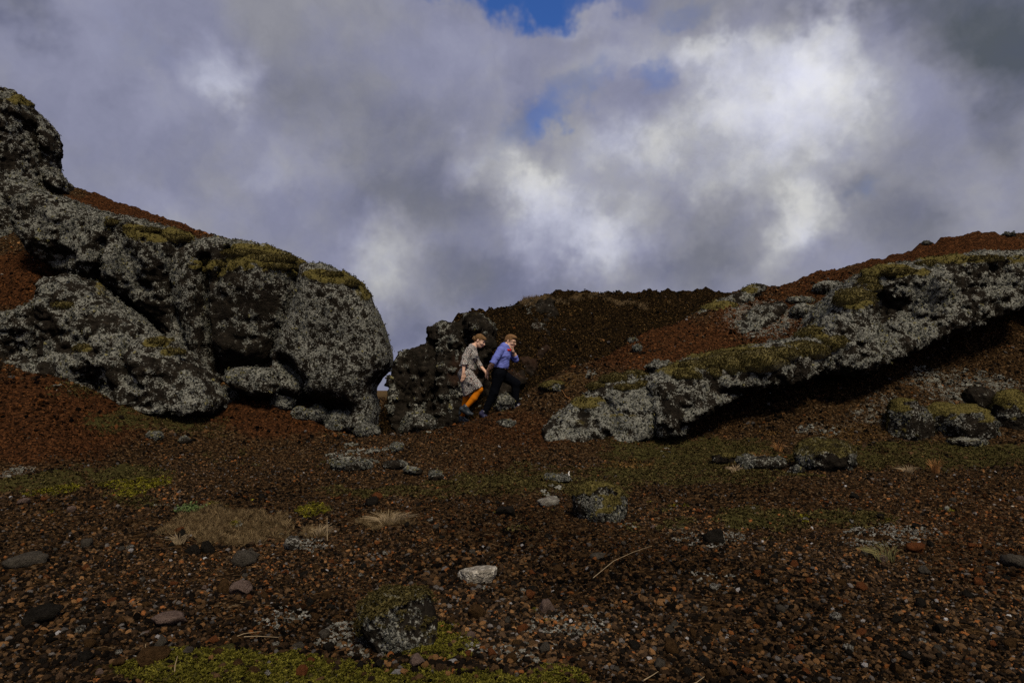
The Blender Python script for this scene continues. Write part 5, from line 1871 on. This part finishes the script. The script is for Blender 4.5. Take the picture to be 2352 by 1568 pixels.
def make_man():
    B = Body(0.022)
    hc = W(1004, 257, 0.0)
    A = head_frame(math.radians(18), math.radians(22))
    B.limb(W(922, 345), W(900, 470), 0.082, 0.112, 1.5, 0.03)
    B.limb(W(900, 470), W(862, 640), 0.112, 0.100, 1.35, 0.03)
    B.limb(W(862, 640), W(835, 745), 0.102, 0.118, 1.35, 0.03)
    B.limb(W(925, 345), W(975, 290), 0.058, 0.054, 1.0, 0.02)
    q = add_head(B, hc, A)
    nw = W(668, 690, -0.045)
    B.limb(W(862, 395, -0.165), W(752, 585, -0.230), 0.054, 0.044)
    B.limb(W(752, 585, -0.230), W(715, 635, -0.15), 0.044, 0.040)
    B.limb(W(715, 635, -0.15), nw, 0.039, 0.027)
    hand(B, nw, W(630, 785, 0.01), np.array([0.2, 0.8, 0.2]), curl=np.array([0.45, 0.1, -0.3]), thumb=np.array([0.5, -0.7, -0.1]))
    fw = W(1036, 402, 0.005)
    B.limb(W(930, 400, 0.165), W(1080, 520, 0.15), 0.052, 0.044)
    B.limb(W(1080, 520, 0.15), W(1062, 460, 0.085), 0.042, 0.038)
    B.limb(W(1062, 460, 0.085), fw, 0.037, 0.027)
    hand(B, fw, W(1012, 330, -0.03), np.array([0.8, -0.5, 0.25]), curl=np.array([-0.5, 0.1, 0.1]), thumb=np.array([-0.6, -0.6, 0.1]))
    for (hip, kn, an, toe, dy) in (((842, 745), (765, 1000), (628, 1295), (645, 1368), -0.09), ((868, 740), (1085, 878), (1072, 1180), (1160, 1208), 0.09)):
        B.limb(W(*hip, dy), W(*kn, dy), 0.092, 0.062, k=0.03)
        B.limb(W(*kn, dy), W(*an, dy), 0.060, 0.040)
        B.limb(W(*an, dy), W(*an, dy) * 0.4 + W(*toe, dy) * 0.6, 0.034, 0.026)
    root = B.build('person', M_SKIN, None, 0.0075, label='person in blue shirt and red bow tie striding uphill, hand at the mouth', category='person', group='walking couple')
    face_parts(q, A, root, 0.010)
    H = Body(0.015)
    H.ball(q(-0.018, 0, 0.040), (0.097, 0.079, 0.086), A)
    H.ball(q(0.040, 0.0, 0.085), (0.060, 0.062, 0.036), A, 0.03)
    H.ball(q(-0.070, 0, -0.005), (0.044, 0.066, 0.060), A, 0.03)
    H.cuts = [(q(0.045, 0, 0.030), (A[0] * 0.62 - A[2] * 0.785))]
    H.build('hair', M_HAIR_B, root, 0.006, crease(36, 0.002, 13))
    G_ = []
    V, Q = [], []
    nv = 0
    for s in (-1, 1):
        v_, q_ = torus(q(0.098, 0.032 * s, -0.002), A[0] + 0.25 * s * A[1], 0.022, 0.0022)
        V.append(v_)
        Q.append(q_ + nv)
        nv += len(v_)
    for a_, b_ in ((q(0.100, -0.010, 0.002), q(0.100, 0.010, 0.002)), (q(0.092, 0.054, 0.004), q(-0.015, 0.080, 0.004)), (q(0.092, -0.054, 0.004), q(-0.015, -0.080, 0.004))):
        d = b_ - a_
        u = np.cross(d, A[2])
        u = u / np.linalg.norm(u) * 0.002
        w_ = A[2] * 0.0025
        V.append(np.array([a_ - u - w_, a_ + u - w_, a_ + u + w_, a_ - u + w_, b_ - u - w_, b_ + u - w_, b_ + u + w_, b_ - u + w_]))
        Q.append(np.array([(0, 1, 5, 4), (1, 2, 6, 5), (2, 3, 7, 6), (3, 0, 4, 7)]) + nv)
        nv += 8
    link('eyeglasses', mesh_from('eyeglasses', np.concatenate(V), np.concatenate(Q)), M_BROW, root)
    e = Body(0.003)
    e.ball(q(-0.014, -0.085, -0.046), (0.006, 0.005, 0.008), A)
    e.build('earring', M_BLACK, root, 0.003)
    T = Body(0.03)
    T.limb(W(918, 352), W(898, 470), 0.100, 0.126, 1.48)
    T.limb(W(898, 470), W(860, 640), 0.126, 0.116, 1.32)
    T.ball(W(918, 600), (0.075, 0.13, 0.10), None, 0.05)
    T.limb(W(860, 640), W(850, 690), 0.116, 0.118, 1.30)
    T.cuts = [(W(860, 655), np.array([-0.14, 0, -0.99])), (W(962, 310), np.array([0.62, 0, 0.78]))]
    T.build('shirt', M_SHIRT, root, 0.008, lambda P: 0.006 * fbm(np.stack([P[:, 0] * 8 + P[:, 2] * 4, P[:, 1] * 8, P[:, 2] * 26 - P[:, 0] * 14], 1), 2, ridged=True))
    C_ = Body(0.008)
    v_, q_ = torus(W(944, 322), W(985, 285) - W(925, 345), 0.062, 0.014, 24, 8)
    link('collar', mesh_from('collar', v_, q_), M_SHIRT, root)
    S = Body(0.02)
    S.limb(W(862, 395, -0.16), W(800, 500, -0.205), 0.072, 0.064)
    S.limb(W(800, 500, -0.205), W(748, 590, -0.230), 0.062, 0.060)
    d = W(752, 585, -0.230) - W(862, 395, -0.165)
    S.cuts = [(W(740, 592, -0.23), d / np.linalg.norm(d))]
    S.build('sleeve', M_SHIRT, root, 0.007, crease(22, 0.005, 4))
    v_, q_ = torus(W(742, 590, -0.228), d, 0.050, 0.012, 22, 8)
    link('rolled_cuff', mesh_from('rolled_cuff', v_, q_), M_SHIRT, root)
    S = Body(0.02)
    S.limb(W(930, 400, 0.16), W(1070, 512, 0.152), 0.068, 0.058)
    S.limb(W(1070, 512, 0.152), W(1082, 524, 0.15), 0.058, 0.054)
    S.limb(W(1080, 522, 0.15), W(1072, 486, 0.105), 0.052, 0.050)
    S.build('sleeve', M_SHIRT, root, 0.007, crease(22, 0.005, 8))
    K = Body(0.035)
    K.limb(W(858, 655), W(838, 745), 0.112, 0.128, 1.32)
    K.ball(W(815, 745), (0.105, 0.165, 0.11), None, 0.04)
    K.limb(W(838, 745, -0.085), W(765, 1000, -0.09), 0.112, 0.080)
    K.limb(W(765, 1000, -0.09), W(628, 1300, -0.09), 0.080, 0.058)
    K.limb(W(868, 745, 0.085), W(1083, 878, 0.09), 0.112, 0.082)
    K.limb(W(1083, 878, 0.09), W(1074, 1185, 0.09), 0.080, 0.066)
    K.cuts = [(W(860, 648), np.array([0.14, 0, 0.99]))]
    K.build('trousers', M_TROUSER, root, 0.008, crease(12, 0.006, 3))
    for heel, ball_, toe, ank, dy in (((578, 1322), (625, 1368), (655, 1372), (612, 1300), -0.09), ((1050, 1210), (1125, 1214), (1178, 1210), (1062, 1180), 0.09)):
        S = Body(0.016)
        S.limb(W(*ank, dy), W(*heel, dy), 0.046, 0.040)
        S.limb(W(*heel, dy), W(*ball_, dy), 0.046, 0.046, 1.1)
        S.limb(W(*ball_, dy), W(*toe, dy), 0.045, 0.030, 1.4)
        S.limb(W(*ank, dy), W(*ball_, dy), 0.052, 0.044, 1.1)
        S.build('shoe', M_NAVYSHOE, root, 0.007)
    bt = W(984, 392, -0.105)
    T = Body(0.006)
    for s in (-1, 1):
        T.limb(bt, bt + np.array([0.022 * s, 0.022 * s, 0.010]), 0.007, 0.013)
        T.limb(bt, bt + np.array([0.022 * s, 0.022 * s, -0.010]), 0.007, 0.013)
    T.ball(bt, (0.013, 0.013, 0.013))
    T.build('bow_tie', M_RED, root, 0.005)
    v_, q_ = torus(W(1042, 412, 0.018), W(1062, 460, 0.085) - fw, 0.031, 0.008, 20, 6)
    link('wristband', mesh_from('wristband', v_, q_), M_BLACK, root)
    return root


make_woman()
make_man()


# ------------------------------------------------------------------ single plants, stalks and twigs
M_STRAW = plain_material('dry_straw', (0.27, 0.205, 0.125), 0.8, 0.3, 12.0)
M_ORANGE_GRASS = plain_material('russet_grass', (0.24, 0.115, 0.040), 0.8, 0.35, 12.0)
M_GREENISH = plain_material('olive_grass', (0.15, 0.135, 0.055), 0.8, 0.35, 12.0)
M_LEAF = plain_material('fresh_leaf', (0.085, 0.125, 0.040), 0.7, 0.4, 30.0)
M_FEATHER = plain_material('white_feather', (0.60, 0.58, 0.55), 0.8, 0.1)


def tube(pts, r0, r1, n=5):
    pts = np.array(pts, float)
    V, Q = [], []
    for i, p in enumerate(pts):
        d = pts[min(i + 1, len(pts) - 1)] - pts[max(i - 1, 0)]
        d /= np.linalg.norm(d)
        u = np.cross(d, [0.21, 0.31, 0.92])
        u /= np.linalg.norm(u)
        v = np.cross(d, u)
        r = r0 + (r1 - r0) * i / (len(pts) - 1)
        for j in range(n):
            a = 2 * math.pi * j / n
            V.append(p + r * (math.cos(a) * u + math.sin(a) * v))
    for i in range(len(pts) - 1):
        for j in range(n):
            Q.append((i * n + j, i * n + (j + 1) % n, (i + 1) * n + (j + 1) % n, (i + 1) * n + j))
    return np.array(V), np.array(Q)


def grass_tuft(px, py, h, w, n, mat, label, lean=0.0, seed=0):
    rng = np.random.default_rng(600 + seed)
    c = ground_hit(px, py)
    k = c[1] / FPX
    H, Wd = h * k, w * k
    V, Q, nv = [], [], 0
    for _ in range(n):
        a = rng.uniform(0, 6.28)
        s = rng.random() ** 0.7
        b0 = c + np.array([math.cos(a), math.sin(a), 0]) * Wd * 0.18 * rng.random()
        out = np.array([math.cos(a) * s + lean, math.sin(a) * s * 0.6, 0]) * Wd * 0.5
        hh = H * rng.uniform(0.55, 1.05) * (1 - 0.35 * s)
        mid = b0 + out * 0.35 + np.array([0, 0, hh * 0.65])
        tip = b0 + out + np.array([0, 0, hh * rng.uniform(0.7, 1.0)])
        v, q = tube([b0 - np.array([0, 0, 0.01]), mid, tip], 0.0026 * (1 + c[1] * 0.06), 0.0008 * (1 + c[1] * 0.06), 3)
        V.append(v)
        Q.append(q + nv)
        nv += len(v)
    return link('grass_tuft', mesh_from('grass_tuft', np.concatenate(V), np.concatenate(Q), False), mat, None, label=label, category='grass tuft', group='single grass tufts')


grass_tuft(2036, 1296, 52, 110, 46, M_GREENISH, 'spiky grass tuft with olive foot alone in the right gravel', -0.25, 1)
grass_tuft(2148, 1080, 44, 44, 60, M_ORANGE_GRASS, 'russet grass tuft at the edge of the mossy flat on the right', 0.0, 2)
grass_tuft(1742, 1066, 36, 60, 50, M_ORANGE_GRASS, 'reddish grass tuft beside the small dark stones', 0.1, 3)
grass_tuft(1788, 1040, 30, 36, 40, M_ORANGE_GRASS, 'rusty little tuft left of the dark domed boulder', 0.0, 4)
grass_tuft(1690, 1094, 22, 50, 40, M_STRAW, 'low straw tuft on the brown strip above the gravel', 0.0, 5)
grass_tuft(895, 1205, 34, 110, 70, M_STRAW, 'pale straw tuft between the dry grass and the green strip', 0.1, 6)
grass_tuft(735, 1225, 34, 70, 50, M_STRAW, 'pale straw tuft at the right end of the dry grass patch', 0.2, 7)
grass_tuft(410, 1252, 30, 60, 40, M_STRAW, 'thin straw tuft at the lower left of the dry grass patch', 0.0, 8)
grass_tuft(2085, 1080, 20, 60, 36, M_STRAW, 'sparse pale tuft just left of the russet one on the right', 0.0, 9)


def fern(px, py, w, h, label, seed):
    rng = np.random.default_rng(700 + seed)
    c = ground_hit(px, py)
    k = c[1] / FPX
    V, Q, nv = [], [], 0
    for _ in range(150):
        p = c + np.array([rng.normal() * w * k * 0.28, rng.normal() * 0.06, abs(rng.normal()) * h * k * 0.35])
        v, f = sprig_shape(rng, 4, 1.0, 0.35, 0.7)
        V.append(v * 0.028 + p)
        Q.append(f + nv)
        nv += len(v)
    return link('leafy_plant', mesh_from('leafy_plant', np.concatenate(V), np.concatenate(Q), False), M_LEAF, None, label=label, category='plant')


fern(434, 1184, 46, 16, 'small fresh green plant at the top left of the dry grass patch', 1)


def stalk(pts, r, label, mat=M_STRAW, name='grass_stalk', cat='stalk', lift=0.02, upright=None, group=None):
    P = []
    if upright:
        c = ground_hit(*pts[0])
        k = c[1] / FPX
        P = [c - np.array([0, 0, 0.02]), c + np.array([upright[0] * k * 0.4, 0, upright[1] * k * 0.5]), c + np.array([upright[0] * k, 0.02, upright[1] * k])]
    else:
        for i, (px, py) in enumerate(pts):
            c = ground_hit(px, py)
            P.append(c + np.array([0, 0, lift]))
    v, q = tube(P, r, r * 0.45, 5)
    props = dict(label=label, category=cat)
    if group:
        props['group'] = group
    return link(name, mesh_from(name, v, q), mat, None, **props)


stalk([(1362, 1334), (1410, 1310), (1455, 1291), (1497, 1276)], 0.0027, 'long straw coloured stalk fallen across the gravel right of the pale slab', lift=0.05)
stalk([(1586, 1590 - 5), (1600, 1580 - 5), (1618, 1568 - 5)], 0.003, 'short stalk at the bottom edge right of the middle')
stalk([(1478, 1588 - 2), (1500, 1572 - 2), (1512, 1562 - 2)], 0.003, 'thin stalk lying near the bottom edge')
stalk([(752, 1240)], 0.0045, 'tall pale stalk standing at the right of the dry grass patch', upright=(-3, 54))
stalk([(332, 1540)], 0.003, 'short stiff stalk rising from the bottom moss at the left', upright=(-4, 38))
stalk([(400, 1560)], 0.003, 'dead stalk rising from the middle of the bottom moss', upright=(2, 34))
stalk([(1312, 926), (1300, 915), (1290, 905)], 0.006, 'bent red brown twig on the path above the moss hump', M_ORANGE_GRASS, 'twig', 'twig', lift=0.05)
stalk([(528, 1482), (560, 1470), (600, 1462)], 0.003, 'pale stalk lying in the gravel above the bottom moss')
stalk([(560, 1476), (590, 1472), (640, 1474)], 0.0025, 'second pale stalk crossing the first above the bottom moss')
stalk([(1308, 1106), (1306, 1100), (1308, 1096)], 0.012, 'curled white feather on the green strip above the moss capped boulder', M_FEATHER, 'feather', 'feather', lift=0.06)
ground_cover('dwarf_shrubs', C_SPRIG, 40000, [(1270, 712, 70, 22, 0.8), (1350, 790, 320, 100, 0.48), (1550, 720, 220, 40, 0.5)], 4, 15.5, 23.0, 0.3, (0.025, 0.065), ((0.035, 0.022, 0.009), (0.24, 0.145, 0.055)), rg, thresh=0.58)
